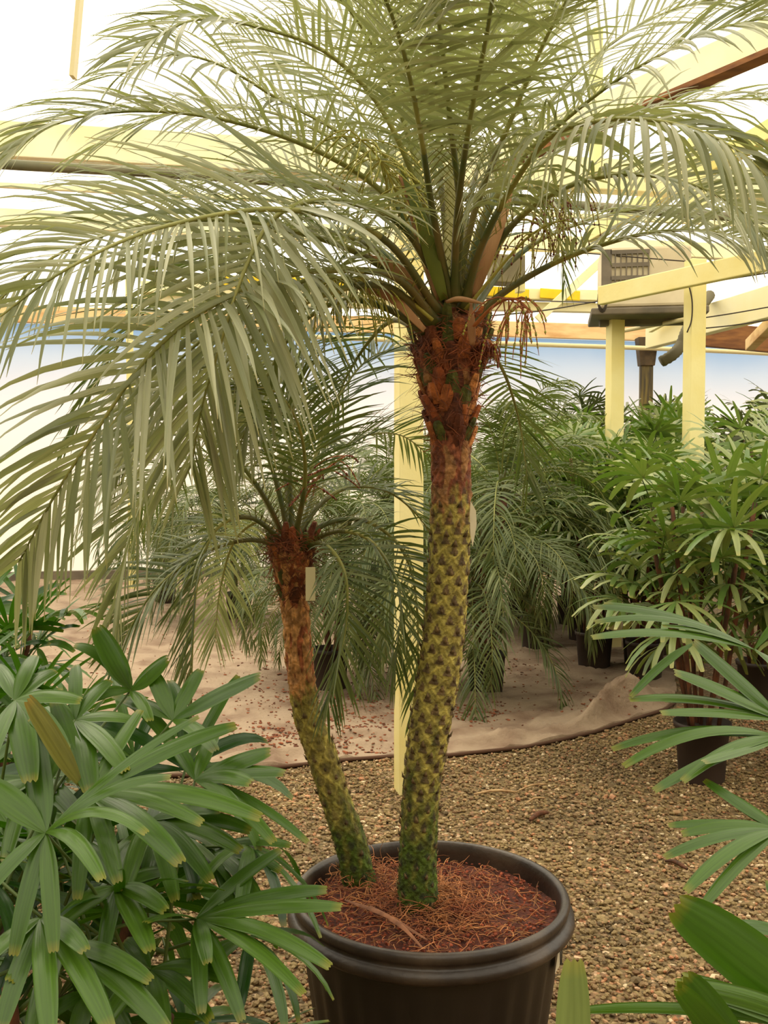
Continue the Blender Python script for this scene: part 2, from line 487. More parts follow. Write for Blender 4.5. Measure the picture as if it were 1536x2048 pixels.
# roof film over the bays, carried by the beams
b = MB()
prof = []
for k in range(25):
    t = k / 24
    d = -0.1 + 17.6 * t
    z = 3.95 + 1.9 * math.sin(math.pi * t) ** 0.8
    prof.append((d, z))
rows = [[b.vert(wl(a, d, z)) for d, z in prof] for a in (-10, -6, -2, 2, 6, 10, 13)]
for i in range(len(rows) - 1):
    for k in range(24): b.face((rows[i][k], rows[i + 1][k], rows[i + 1][k + 1], rows[i][k + 1]))
o = b.build('ceiling', film_mat('roof_film', 0.35, (0.95, 0.93, 0.86, 1))); tag(o, kind='structure')

def line_y0(px, py, z):                         # Y0 of the wall-parallel line through the pixel at height z
    p = atz(px, py, z); return p.y - math.tan(TH) * p.x

def beam_between(name, px0, py0, px1, py1, Y0, w, h, material, label, cat='beam', kind='structure', ext=0.0):
    p0 = on_line(px0, py0, Y0); p1 = on_line(px1, py1, Y0)
    t = (p1 - p0).normalized()
    b = MB(); b.beam(p0 - t * ext, p1 + t * ext, w, h)
    o = b.build(name, material, smooth=False, bevel=0.008)
    tag(o, label, cat, None, kind)
    return o

# main gutter beam across the picture
Yb = 8.5
beam_between('ceiling_beam', 0, 282, 1536, 372, Yb, 0.16, 0.27, M['beam'], 'wide cream beam crossing the roof above the palm crown', ext=3)
# far cream beams, right of the crown
beam_between('ceiling_beam', 560, 462, 1536, 508, 12.0, 0.12, 0.19, M['beam'], 'upper cream beam above the dark vent panel', ext=3.5)
beam_between('ceiling_beam', 300, 575, 1205, 592, 12.0, 0.12, 0.13, M['beam'], 'cream beam below the dark vent panel', ext=0.1)
beam_between('ceiling_beam', 300, 598, 1205, 617, 12.1, 0.12, 0.11, M['beam'], 'thin cream beam just above the far wall plate', ext=0.1)
for k, (x0, y0, x1, y1) in enumerate(((430, 561, 700, 568), (948, 579, 1058, 589), (1080, 586, 1160, 592))):
    beam_between('trim_%d' % (k + 2), x0, y0, x1, y1, 11.9, 0.02, 0.12, M['yellow'], 'bright yellow painted strip on cream beam')
beam_between('ceiling_beam', 560, 400, 1536, 452, 10.6, 0.05, 0.05, M['beam'], 'thin cream purlin behind the crown', ext=3)

# rafter coming forward on the right
b = MB(); b.beam(at(985, 322, 8.3), at(1640, 30, 6.0), 0.10, 0.22)
o = b.build('ceiling_beam', M['beam'], smooth=False, bevel=0.008); tag(o, 'cream rafter slanting up to the right through the fronds', 'beam', None, 'structure')
b = MB(); b.beam(at(985, 343, 8.28), at(1640, 66, 5.98), 0.12, 0.035)  # added brown strip paints in the shaded underside of the rafter
o = b.build('ceiling_beam', M['brownwood_and_shade'], smooth=False); tag(o, 'brown strip standing in for the shaded underside of the slanting rafter', 'beam', None, 'structure')
b = MB(); b.beam(at(1180, 470, 10.5), at(1560, 250, 8.0), 0.10, 0.16)
o = b.build('ceiling_beam', M['post'], smooth=False, bevel=0.008); tag(o, 'yellow rafter behind the heater', 'beam', None, 'structure')
# short braces of the far truss
for (a0, a1, w) in (((1075, 640, 11.9), (1205, 520, 11.9), 0.10), ((1300, 655, 11.6), (1400, 600, 10.6), 0.12)):
    b = MB(); b.beam(at(*a0), at(*a1), 0.05, w)
    o = b.build('ceiling_beam', M['beam'], smooth=False, bevel=0.006); tag(o, 'cream diagonal brace', 'beam', None, 'structure')
# right hand sloping boards of the far corner
b = MB(); b.beam(at(1200, 592, 8.35), at(1560, 515, 7.0), 0.06, 0.15)
o = b.build('ceiling_beam', M['post'], smooth=False, bevel=0.008); tag(o, 'yellow board sloping past the heater', 'beam', None, 'structure')
b = MB(); b.beam(at(1300, 672, 12.0), at(1600, 588, 9.0), 0.12, 0.30)
o = b.build('ceiling_beam', M['beam'], smooth=False, bevel=0.008); tag(o, 'cream eaves board at the far right corner', 'beam', None, 'structure')
b = MB(); b.beam(at(1400, 668, 12.6), at(1640, 690, 12.6), 0.10, 0.30)
o = b.build('ceiling_beam', M['brownwood_and_shade'], smooth=False, bevel=0.008); tag(o, 'brown eaves board above the wall on the right', 'beam', None, 'structure')
b = MB(); b.beam(at(1500, 690, 11.0), at(1580, 610, 9.0), 0.10, 0.12)
o = b.build('ceiling_beam', M['tan'], smooth=False, bevel=0.008); tag(o, 'tan brace at the far right corner', 'beam', None, 'structure')
for (px, y0, y1, Y, w) in ((1192, 60, 352, 8.4, 0.11), (1040, 500, 585, 11.8, 0.14), (1395, 270, 420, 8.6, 0.20)):
    b = MB(); b.beam(at(px, y0, Y), at(px, y1, Y), 0.08, w)
    o = b.build('ceiling_beam', M['post'], smooth=False, bevel=0.006); tag(o, 'upright cream strut of the roof frame', 'beam', None, 'structure')

def post(px, py0, py1, Y, w, label, wobble=0):
    top = at(px, py0, Y)
    b = MB()
    base = Vector((top.x, top.y, 0))
    R = Matrix.Rotation(TH, 3, 'Z')
    b.box((top.x, top.y, top.z / 2), (w, w, top.z), R)
    o = b.build('support_post', M['post'], smooth=False, bevel=0.006, local=(top.x, top.y, 0))
    tag(o, label, 'post'); return o

post(818, 300, 0, 4.97, 0.122, 'cream square timber post standing behind the tall mossy trunk')
post(1231, 617, 0, 9.0, 0.126, 'yellow post under the box heater, beside the mossy downpipe')
post(1391, 520, 0, 8.0, 0.128, 'yellow post in front of the corrugated hose, right of the heater post')
post(258, 560, 0, 13.2, 0.09, 'thin yellow post far back at the wall, left of the short palm')

# wall-side pipes and cables
def tube_thing(name, pts, r, material, label, cat, n=10, segs=30, rad=None):
    P = catmull(pts, segs)
    b = MB(); b.tube(P, rad if rad else r, n)
    o = b.build(name, material, local=P[0]); tag(o, label, cat); return o

Yp = line_y0(768, 385, 3.35)
tube_thing('roof_pipe', [on_line(-300, 305, Yp), on_line(0, 328, Yp), on_line(420, 352, Yp), on_line(850, 388, Yp), on_line(1250, 418, Yp), on_line(1536, 440, Yp), on_line(1800, 465, Yp)], 0.030, M['pipe_dark'], 'long mossy dark pipe crossing under the roof behind the fronds', 'pipe')
tube_thing('wall_pipe', [wl(-1.2, 0.64, 3.5), wl(0.6, 0.64, 3.485), wl(2.4, 0.64, 3.48), wl(5.2, 0.64, 3.46), wl(8.5, 0.64, 3.38)], 0.035, M['pipe_cream'], 'thin beige pipe running along the top of the blue-white wall', 'pipe')
tube_thing('conduit', [at(1245, 662, 9.7), at(1320, 648, 9.0), at(1400, 633, 8.1)], 0.018, M['pipe_cream'], 'pale conduit slanting from heater post to the next yellow post', 'conduit')
cables = [
    ([(960, 487, 9), (1100, 500, 9), (1300, 517, 8.6), (1536, 535, 8.2)], 'thin dark cable stretched above the heater grille'),
    ([(960, 633, 7.5), (1080, 622, 7.4), (1210, 600, 8.6), (1370, 572, 7.9), (1540, 545, 7.2)], 'thin dark cable rising to the right below the heater board'),
    ([(960, 596, 8.5), (1060, 601, 8.3), (1190, 605, 7.2)], 'thin dark cable level with the heater foot'),
    ([(1405, 636, 7.97), (1470, 626, 8), (1560, 610, 8)], 'upper thin cable leaving the right yellow post'),
    ([(1405, 657, 7.97), (1470, 650, 8), (1560, 636, 8)], 'lower thin cable leaving the right yellow post'),
    ([(1375, 560, 7.93), (1384, 600, 7.92), (1383, 640, 7.92), (1374, 665, 7.93)], 'loose cable hanging down the right yellow post'),
    ([(1236, 620, 8.92), (1243, 638, 8.90), (1247, 620, 8.92)], 'small cable loop below the heater tray'),
]
for pts, lab in cables:
    tube_thing('cable', [at(*p) for p in pts], 0.0055, M['cable'], lab, 'cable', n=6, segs=16)

# heater box on its tray
R12 = Matrix.Rotation(TH - 0.38, 3, 'Z')
hc = at(1285, 565, 9.0)
ht = empty('unit_heater', hc); tag(ht, 'beige box heater with a slotted grille on a tray above the yellow post', 'heater')
b = MB(); b.box((0, 0, 0.0), (0.62, 0.5, 0.42), R12)
b.build('housing', M['grey'], ht, smooth=False, bevel=0.02)
b = MB()
gx, gz = -0.14, 0.04
b.box(R12 @ Vector((gx - 0.13, -0.258, gz)), (0.07, 0.02, 0.30), R12)
for k in range(4): b.box(R12 @ Vector((gx + 0.03, -0.258, gz - 0.14 + k * 0.09)), (0.27, 0.02, 0.028), R12)
for k in range(7): b.box(R12 @ Vector((gx - 0.07 + k * 0.038, -0.262, gz)), (0.008, 0.014, 0.28), R12)
b.build('grille', M['greyd'], ht, smooth=False)
b = MB(); b.box((0.02, -0.02, -0.25), (0.80, 0.62, 0.05), R12); b.box((0.02, -0.02, -0.29), (0.66, 0.08, 0.05), R12)
b.build('tray', M['greyd'], ht, smooth=False, bevel=0.01)
b = MB()
for k in range(3):
    cpt = R12 @ Vector((-0.30, -0.33, -0.17)); rr = 0.05 + 0.008 * k
    b.tube([cpt + Vector((rr * 0.5 * math.cos(a), 0, rr * 1.3 * math.sin(a))) for a in [i * 2 * math.pi / 16 for i in range(17)]], 0.005, 6)
o = b.build('cable_coil', M['cable'], ht)
ht.scale = (1.22, 1.22, 1.22)

# dark vent panel behind the crown
pc = at(1012, 541, 11.6)
b = MB(); b.box((0, 0, 0), (0.38, 0.25, 0.32), Matrix.Rotation(TH, 3, 'Z'))
o = b.build('vent_box', M['hood'], smooth=False, bevel=0.015); o.location = pc; tag(o, 'dark square box on the cream beam behind the crown', 'box')

# mossy downpipe with hopper, hose
dx, dyy = wl(3.95, 0.45, 0).x, wl(3.95, 0.45, 0).y
d0 = on_line(1293, 690, W0.y - 0.45)
dp = empty('downpipe', (d0.x, d0.y, 0)); tag(dp, 'mossy brown downpipe with a square funnel against the wall', 'downpipe')
b = MB(); b.box((0, 0, 1.65), (0.20, 0.12, 3.3)); b.build('pipe', M['moss_metal'], dp, smooth=False, bevel=0.02)
b = MB()
prof4 = [(0.115, 3.22), (0.155, 3.62), (0.158, 3.66)]
rings = [[b.vert((sx * r, sy * r * 0.8, z)) for sx, sy in ((-1, -1), (1, -1), (1, 1), (-1, 1))] for r, z in prof4]
for i in range(2):
    for j in range(4): b.face((rings[i][j], rings[i][(j + 1) % 4], rings[i + 1][(j + 1) % 4], rings[i + 1][j]))
b.face(rings[0][::-1]); b.face(rings[-1])
M['rust'] = mat('rusty_hopper', lin(92, 74, 48), 0.8, 6, lin(58, 46, 30))
b.build('hopper', M['rust'], dp, smooth=False, bevel=0.01)
hp = catmull([at(1372, 660, 9.6), at(1362, 690, 9.5), at(1345, 712, 9.4), at(1322, 724, 9.4)], 40)
tube_thing('corrugated_hose', [at(1420, 590, 10.45), at(1396, 622, 10.0), at(1374, 660, 9.6), at(1362, 690, 9.5), at(1345, 710, 9.4), at(1322, 724, 9.4)], 0.05, M['hose'], 'grey-brown corrugated hose curving out beside the right yellow post', 'hose', segs=70, rad=[0.05 + (0.007 if i % 2 else 0) for i in range(71)])

# strap hanging from the roof, upper left
b = MB(); b.beam(at(172, -140, 7.2), at(146, 155, 7.2), 0.03, 0.085, up=Vector((0, 1, 0)))
o = b.build('hanging_strap', M['pipe_cream'], smooth=False); tag(o, 'tan strap hanging from the roof at the upper left', 'strap')


# ================================================================== GROUND COVER
def edge_y(x):
    xs = [-6, -2.2, -0.95, -0.18, 0.1, 0.37, 0.8, 1.28, 1.85, 2.2]
    ys = [5.0, 5.1, 5.2, 5.48, 5.55, 5.56, 5.72, 6.05, 6.62, 7.1]
    return float(np.interp(x, xs, ys))

b = MB()
nx, ny = 200, 150
G = []
for i in range(nx + 1):
    row = []
    for j in range(ny + 1):
        s = i / nx; t = (j / ny) ** 1.7
        x0 = -6 + 8.0 * s
        y0 = edge_y(x0)
        y = y0 + (14.6 - y0) * t
        x = x0 + (y - y0) * 0.28 * max(0, (x0 + 1) / 3.0) + 0.02 * noise.noise((x0 * 3, y * 3, 5))
        dist = y - y0
        z = 0.022 + 0.018 * noise.noise((x * 1.7, y * 1.7, 0)) + 0.010 * noise.noise((x * 6, y * 4, 3))
        # folds running along the front edge
        fold = math.exp(-((dist - 0.18 - 0.1 * noise.noise((x * 1.3, 0, 2))) / 0.05) ** 2) * (0.5 + 0.5 * noise.noise((x * 2.2, 1, 7)))
        fold2 = math.exp(-((dist - 0.42 - 0.16 * noise.noise((x * 1.1, 4, 2))) / 0.06) ** 2) * (0.5 + 0.6 * noise.noise((x * 1.7, 9, 7)))
        wr_ = 1 - abs(noise.noise((x * 2.3 + 0.6 * noise.noise((x, y, 8)), y * 3.4, 12))) * 2
        z += 0.024 * max(0, wr_) ** 5 + 0.010 * max(0, 1 - 3 * abs(noise.noise((x * 5, y * 2.2, 31)))) 
        z += 0.06 * max(0, fold) + 0.05 * max(0, fold2)
        # rumpled corner lifted on the right
        rr = math.exp(-(((x - 1.55) / 0.30) ** 2 + ((dist - 0.25) / 0.2) ** 2))
        z += rr * (0.05 + 0.10 * (1 - abs(math.sin(x * 7 - y * 6 + noise.noise((x * 3, y * 3, 1))))) ** 2 * 2)
        if j == 0: z = 0.02
        z = max(z, 0.018)
        row.append(b.vert((x, y, z), (s, t)))
    G.append(row)
for i in range(nx):
    for j in range(ny): b.face((G[i][j], G[i + 1][j], G[i + 1][j + 1], G[i][j + 1]))
from mathutils.kdtree import KDTree
kd = KDTree(len(b.v))
for i_, p_ in enumerate(b.v): kd.insert((p_[0], p_[1], 0), i_)
kd.balance(); cloth_v = list(b.v)
def cloth_z(x, y): return cloth_v[kd.find((x, y, 0))[1]][2]
# hemmed thick front edge
eg = [Vector(b.v[G[i][0]]) + Vector((0, -0.004, -0.004)) for i in range(nx + 1)]
b.tube(eg, 0.011, 6, m=1)
M['fabric'] = mat('ground_cloth', lin(164, 142, 118), 0.9, 3.2, lin(112, 84, 64), bump=0.9, bscale=38, detail=12, mixpos=(0.44, 0.72))
M['hem'] = mat('cloth_hem', lin(90, 62, 44), 0.9)
o = b.build('ground_cloth', [M['fabric'], M['hem']]); tag(o, 'beige woven ground cloth spread over the gravel, rumpled along its front edge', 'ground cloth')

# gravel stones
def icosa():
    p = (1 + 5 ** 0.5) / 2
    v = np.array([(-1, p, 0), (1, p, 0), (-1, -p, 0), (1, -p, 0), (0, -1, p), (0, 1, p), (0, -1, -p), (0, 1, -p), (p, 0, -1), (p, 0, 1), (-p, 0, -1), (-p, 0, 1)]) / math.sqrt(1 + p * p)
    f = np.array([(0, 11, 5), (0, 5, 1), (0, 1, 7), (0, 7, 10), (0, 10, 11), (1, 5, 9), (5, 11, 4), (11, 10, 2), (10, 7, 6), (7, 1, 8), (3, 9, 4), (3, 4, 2), (3, 2, 6), (3, 6, 8), (3, 8, 9), (4, 9, 5), (2, 4, 11), (6, 2, 10), (8, 6, 7), (9, 8, 1)])
    return v, f
IV, IF = icosa()

def rocks(name, P, S, material, flat=(0.5, 0.8)):
    n = len(P)
    v = IV[None, :, :] * (1 + rng.uniform(-0.28, 0.28, (n, 12, 1)))
    sc3 = np.stack([rng.uniform(0.8, 1.35, n), rng.uniform(0.7, 1.0, n), rng.uniform(flat[0], flat[1], n)], 1)
    v = v * sc3[:, None, :]
    a = rng.uniform(0, 2 * math.pi, n); tlt = rng.uniform(-0.5, 0.5, n)
    ct, st = np.cos(tlt), np.sin(tlt)
    y = v[..., 1] * ct[:, None] - v[..., 2] * st[:, None]; z = v[..., 1] * st[:, None] + v[..., 2] * ct[:, None]
    x = v[..., 0]
    ca, sa = np.cos(a)[:, None], np.sin(a)[:, None]
    vv = np.stack([x * ca - y * sa, x * sa + y * ca, z], -1) * S[:, None, None] + P[:, None, :]
    verts = vv.reshape(-1, 3)
    faces = (IF[None] + (np.arange(n) * 12)[:, None, None]).reshape(-1)
    me = bpy.data.meshes.new(name)
    me.vertices.add(len(verts)); me.vertices.foreach_set('co', verts.astype(np.float32).ravel())
    nf = n * 20
    me.loops.add(nf * 3); me.loops.foreach_set('vertex_index', faces.astype(np.int32))
    me.polygons.add(nf); me.polygons.foreach_set('loop_start', np.arange(0, nf * 3, 3, dtype=np.int32))
    me.polygons.foreach_set('use_smooth', np.zeros(nf, dtype=bool))
    me.update(calc_edges=True)
    me.materials.append(material)
    o = bpy.data.objects.new(name, me); sc.collection.objects.link(o); return o

N1 = 52000
Yg = 1.9 + (rng.uniform(0, 1, N1) ** 0.85) * 4.6
Xg = rng.uniform(-0.42, 0.42, N1) * Yg * 1.05
ex = np.array([edge_y(x) for x in Xg])
keep = (Yg < ex - 0.02) & (((Xg - 0.12) ** 2 + (Yg - 2.58) ** 2) > 0.24 ** 2)
Xg, Yg = Xg[keep], Yg[keep]
Sg = rng.uniform(0.0055, 0.0115, len(Xg)) * (1 + 0.5 * (rng.uniform(0, 1, len(Xg)) > 0.94))
Zg = rng.uniform(0.0, 0.012, len(Xg))
Pg = np.stack([Xg, Yg, Zg], 1)
o = rocks('gravel', Pg, Sg, M['stones']); tag(o, 'brown gravel covering the ground around the large pot', 'gravel', kind='stuff')

# bark crumbs on the cloth
pts = []
for (px, py, sx, sy, n) in ((530, 1480, 40, 10, 260), (620, 1460, 60, 14, 200), (710, 1500, 60, 20, 260), (960, 1425, 40, 12, 200), (640, 1400, 90, 40, 260), (750, 1430, 50, 30, 200), (1000, 1330, 120, 40, 220), (500, 1400, 120, 60, 260), (560, 1300, 200, 60, 260), (1230, 1400, 60, 20, 120), (450, 1260, 200, 60, 220)):
    for _ in range(n):
        p = atz(px + random.gauss(0, sx), py + random.gauss(0, sy), 0.03)
        if p.y > edge_y(p.x) + 0.03 and p.y < 14: pts.append((p.x, p.y, cloth_z(p.x, p.y) + 0.003))
P = np.array(pts)
o = rocks('bark_litter', P, rng.uniform(0.005, 0.013, len(P)), M['bark'], flat=(0.25, 0.5)); tag(o, 'red-brown bark litter scattered on the ground cloth', 'litter', kind='stuff')

for k, (a, c, r, lab) in enumerate((((948, 1588), (1035, 1584), 0.007, 'pale dry twig lying on gravel right of the tall trunk'), ((1035, 1582), (1095, 1568), 0.005, 'short pale twig end beside the longer pale twig'), ((1052, 1606), (1092, 1596), 0.005, 'small reddish twig on the gravel behind the pot'), ((1330, 1722), (1375, 1738), 0.009, 'dark bark piece on the gravel under the right lady palm'), ((1060, 1640), (1096, 1625), 0.012, 'grey-brown flat bark piece on the gravel behind the pot'))):
    p0 = atz(a[0], a[1], 0.022); p1 = atz(c[0], c[1], 0.022)
    mid = (p0 + p1) / 2 + Vector((0, 0.02, 0.006))
    tube_thing('twig', [p0, mid, p1], r, M['twig'] if k < 3 else M['cane'], lab, 'twig', n=6, segs=8, rad=[r * (0.6 + 0.4 * math.sin(math.pi * i / 8)) for i in range(9)])


# ================================================================== DATE PALM BUILDERS
def leaflet(b, p0, D, Wd, L, w, droop, nseg=5, m=0, fold=0.35):
    pts = [p0]; d = D.normalized(); st = L / nseg
    for i in range(nseg):
        t = (i + 1) / nseg
        d = (d + Vector((0, 0, -1)) * (droop * (0.35 + t) / nseg)).normalized()
        pts.append(pts[-1] + d * st)
    wid = []
    for i in range(nseg + 1):
        t = i / nseg
        wid.append(w * (0.55 + 0.45 * min(1, t / 0.25)) * (1 - max(0, (t - 0.35) / 0.65) ** 1.6 * 0.93))
    b.ribbon(pts, [Wd] * (nseg + 1), wid, fold, m)


def frond_mesh(b, pts, n=44, L=0.26, w=0.0062, droop=0.9, pet=0.24, vee=22, S0=None, rbase=0.012, npt=48, seed=0, a0=72, a1=24, nseg=5, jitter=1.0, spines=True, lmat=0, tw=0.0):
    """mats: 0 leaflets, 1 rachis, 2 petiole"""
    R = random.Random(seed)
    P = catmull(pts, npt)
    if S0 is None:
        H = P[-1] - P[0]; H.z = 0
        if H.length < 0.05: H = Vector((math.cos(seed), math.sin(seed), 0))
        H.normalize(); S0 = H.cross(Vector((0, 0, 1)))
    T = [(P[min(npt, i + 1)] - P[max(0, i - 1)]).normalized() for i in range(npt + 1)]
    k = int(npt * pet)
    rad = [rbase * (1 - 0.86 * (i / npt) ** 0.7) for i in range(npt + 1)]
    rad[0] *= 1.6; rad[1] *= 1.35; rad[2] *= 1.15
    b.tube(P[:k + 1], rad[:k + 1], 7, m=2)
    b.tube(P[k:], rad[k:], 6, m=1)
    for i in range(n):
        t = (i + R.uniform(-0.2, 0.2)) / (n - 1)
        t = min(1, max(0, t))
        s = (pet + (1 - pet) * t) * npt
        j = min(npt - 1, int(s)); fr = s - j
        p = P[j].lerp(P[j + 1], fr); tt = T[j].lerp(T[min(npt, j + 1)], fr).normalized()
        S = (S0 - tt * S0.dot(tt)).normalized(); Nn = S.cross(tt)
        tws = tw * min(1, 0.3 + t * 1.2)
        S, Nn = S * math.cos(tws) + Nn * math.sin(tws), Nn * math.cos(tws) - S * math.sin(tws)
        al = math.radians(a0 + (a1 - a0) * t ** 1.2)
        ll = L * (0.55 + 0.45 * min(1, t / 0.22)) * (1 - 0.5 * max(0, (t - 0.45) / 0.55) ** 1.3)
        for sd in (-1, 1):
            be = math.radians(vee + R.uniform(-16, 16) * jitter)
            a2 = al + math.radians(R.uniform(-6, 6) * jitter)
            D = tt * math.cos(a2) + (S * (sd * math.cos(be)) + Nn * math.sin(be)) * math.sin(a2)
            Wd = tt * 1.0 + Nn * R.uniform(-0.5, 0.5)
            leaflet(b, p, D, Wd, ll * R.uniform(0.88, 1.08), w * R.uniform(0.8, 1.15), droop * R.uniform(0.7, 1.35), nseg, m=lmat)
    if spines:
        for i in range(16):
            t = i / 16; s = (0.06 + (pet - 0.06) * t) * npt; j = int(s)
            p = P[j]; tt = T[j]; S = (S0 - tt * S0.dot(tt)).normalized(); Nn = S.cross(tt)
            for sd in (-1, 1):
                D = tt * 0.7 + S * sd * R.uniform(0.5, 0.9) + Nn * R.uniform(0.1, 0.5)
                leaflet(b, p, D, tt, 0.03 + 0.07 * t, 0.0016, 0.1, 2, m=1)


def palm_trunk(C, Rr, name, parent, moss_h, brown_h, cells=8, row=0.021, spikes=True, seed=3, tone=1.0, plain=0.0, bt=1.0):
    """C centres, Rr radii; pitted leaf scars in a spiral all the way up"""
    R = random.Random(seed)
    n = 96
    L = sum((C[i + 1] - C[i]).length for i in range(len(C) - 1))
    m = int(L / 0.0035)
    P = catmull(C, m)
    Ls = np.linspace(0, L, m + 1)
    # radii interpolation by arc length
    cl = [0]
    for i in range(1, len(C)): cl.append(cl[-1] + (C[i] - C[i - 1]).length)
    rr = np.interp(Ls, np.array(cl) / cl[-1] * L, Rr)
    z0 = C[0].z; z1 = C[-1].z
    b = MB()
    A = Vector((1, 0, 0)); rings = []
    moss = np.array(lin(74, 96, 22)[:3]); skin = np.array(lin(174, 164, 84)[:3]); tri = np.array(lin(98, 80, 50)[:3])
    br1 = np.array(lin(156, 92, 60)[:3]); br2 = np.array(lin(100, 52, 34)[:3]); mossdark = np.array(lin(46, 54, 18)[:3])
    ochre = np.array(lin(200, 148, 96)[:3])
    cellpos = []
    for i in range(m + 1):
        T = (P[min(m, i + 1)] - P[max(0, i - 1)]).normalized()
        A = (A - T * A.dot(T)).normalized(); B = T.cross(A)
        h = Ls[i]; hz = (P[i].z - z0) / (z1 - z0)
        ring = []
        rowf = h / row
        for j in range(n):
            th = 2 * math.pi * j / n
            # staggered cells: nearest cell centre
            best = 9; ba = bb = 0
            for rk in (math.floor(rowf), math.floor(rowf) + 1):
                u = th / (2 * math.pi) * cells - (rk % 2) * 0.5 - rk * 0.07
                du = u - round(u); dv = rowf - rk
                dd = abs(du) * 2 + abs(dv)
                if dd < best: best = dd; ba = du; bb = dv
            nzv = noise.noise((math.cos(th) * 2.2, math.sin(th) * 2.2, h * 14)); nz2 = noise.noise((math.cos(th) * 6, math.sin(th) * 6, h * 60 + 9))
            # scale: lower lip bulges, the scar triangle sits in the middle
            lip = max(0, 1 - abs(bb + 0.75 - 1.1 * (ba * 2) ** 2) / 0.35)
            tr_ = 1 if (abs(ba) < 0.20 * (0.75 - bb * 0.9) and -0.45 < bb < 0.55) else 0
            disp = 0.0032 * lip + 0.003 * tr_ * (0.6 - bb) + 0.0015 * nzv + 0.001 * nz2
            c = skin * (0.72 + 0.3 * nz2) + skin * 0.55 * lip
            if tr_: c = tri * (1 + 0.4 * nz2) * (1 - plain) + c * plain
            mf = min(1, max(0, (moss_h - hz) / moss_h * 1.5 + nzv * 0.7)) if moss_h > 0 else 0
            gm = moss * (1 + 0.5 * nz2)
            if best < 0.42: gm = mossdark * (1.2 + 0.5 * nz2)
            c = c * (1 - mf) + gm * mf
            bf = min(1, max(0, (hz + 0.05 * nzv + 0.03 * nz2 - brown_h) / 0.05))
            cb = (br1 * (0.5 + nz2) + br2 * (0.5 - nz2)) if nzv < (0.15 if bt <= 1 else -0.12) else ochre * (0.8 + 0.4 * nz2) * 0.8
            cb = cb * bt
            if bf > 0: disp += bf * (0.003 * nz2 + 0.003 * nzv)
            c = c * (1 - bf) + cb * bf
            r = rr[i] + disp
            c = np.clip(c * tone, 0.004, 1)
            ring.append(b.vert(P[i] + A * (math.cos(th) * r) + B * (math.sin(th) * r), (j / n, h), (c[0], c[1], c[2], 1)))
        rings.append(ring)
        if i % max(1, int(round(row / (L / m)))) == 0:
            cellpos.append((P[i], A.copy(), B.copy(), T, rr[i], hz, h))
    for i in range(m):
        for j in range(n):
            b.face((rings[i][j], rings[i][(j + 1) % n], rings[i + 1][(j + 1) % n], rings[i + 1][j]))
    b.face(rings[-1])
    # small pointed scar tips standing off the trunk
    if spikes:
        for (p, A_, B_, T_, r, hz, h) in cellpos:
            rk = round(h / row)
            if hz > brown_h + 0.03: continue
            for q in range(cells):
                if hz < moss_h * 0.7 and R.random() < 0.4: continue
                th = 2 * math.pi * (q + (rk % 2) * 0.5 + rk * 0.07) / cells + R.uniform(-0.05, 0.05)
                o_ = A_ * math.cos(th) + B_ * math.sin(th); s_ = T_.cross(o_)
                base = p + o_ * (r - 0.001)
                sz = R.uniform(0.9, 1.5)
                if plain and R.random() < 0.5: continue
                cc = tri * R.uniform(0.7, 1.4)
                cc = (cc[0], cc[1], cc[2], 1)
                v0 = b.vert(base + s_ * 0.0065 * sz - T_ * 0.004, (0, 0), cc); v1 = b.vert(base - s_ * 0.0065 * sz - T_ * 0.004, (0, 0), cc)
                v2 = b.vert(base + o_ * 0.006 * sz - T_ * 0.001, (0, 0), cc)
                v3 = b.vert(base + o_ * 0.0075 * sz + T_ * 0.012 * sz, (0, 0), tuple(list(np.array(cc[:3]) * 1.5) + [1]))
                b.face((v0, v2, v3)); b.face((v2, v1, v3)); b.face((v1, v0, v3)); b.face((v0, v1, v2))
    return b


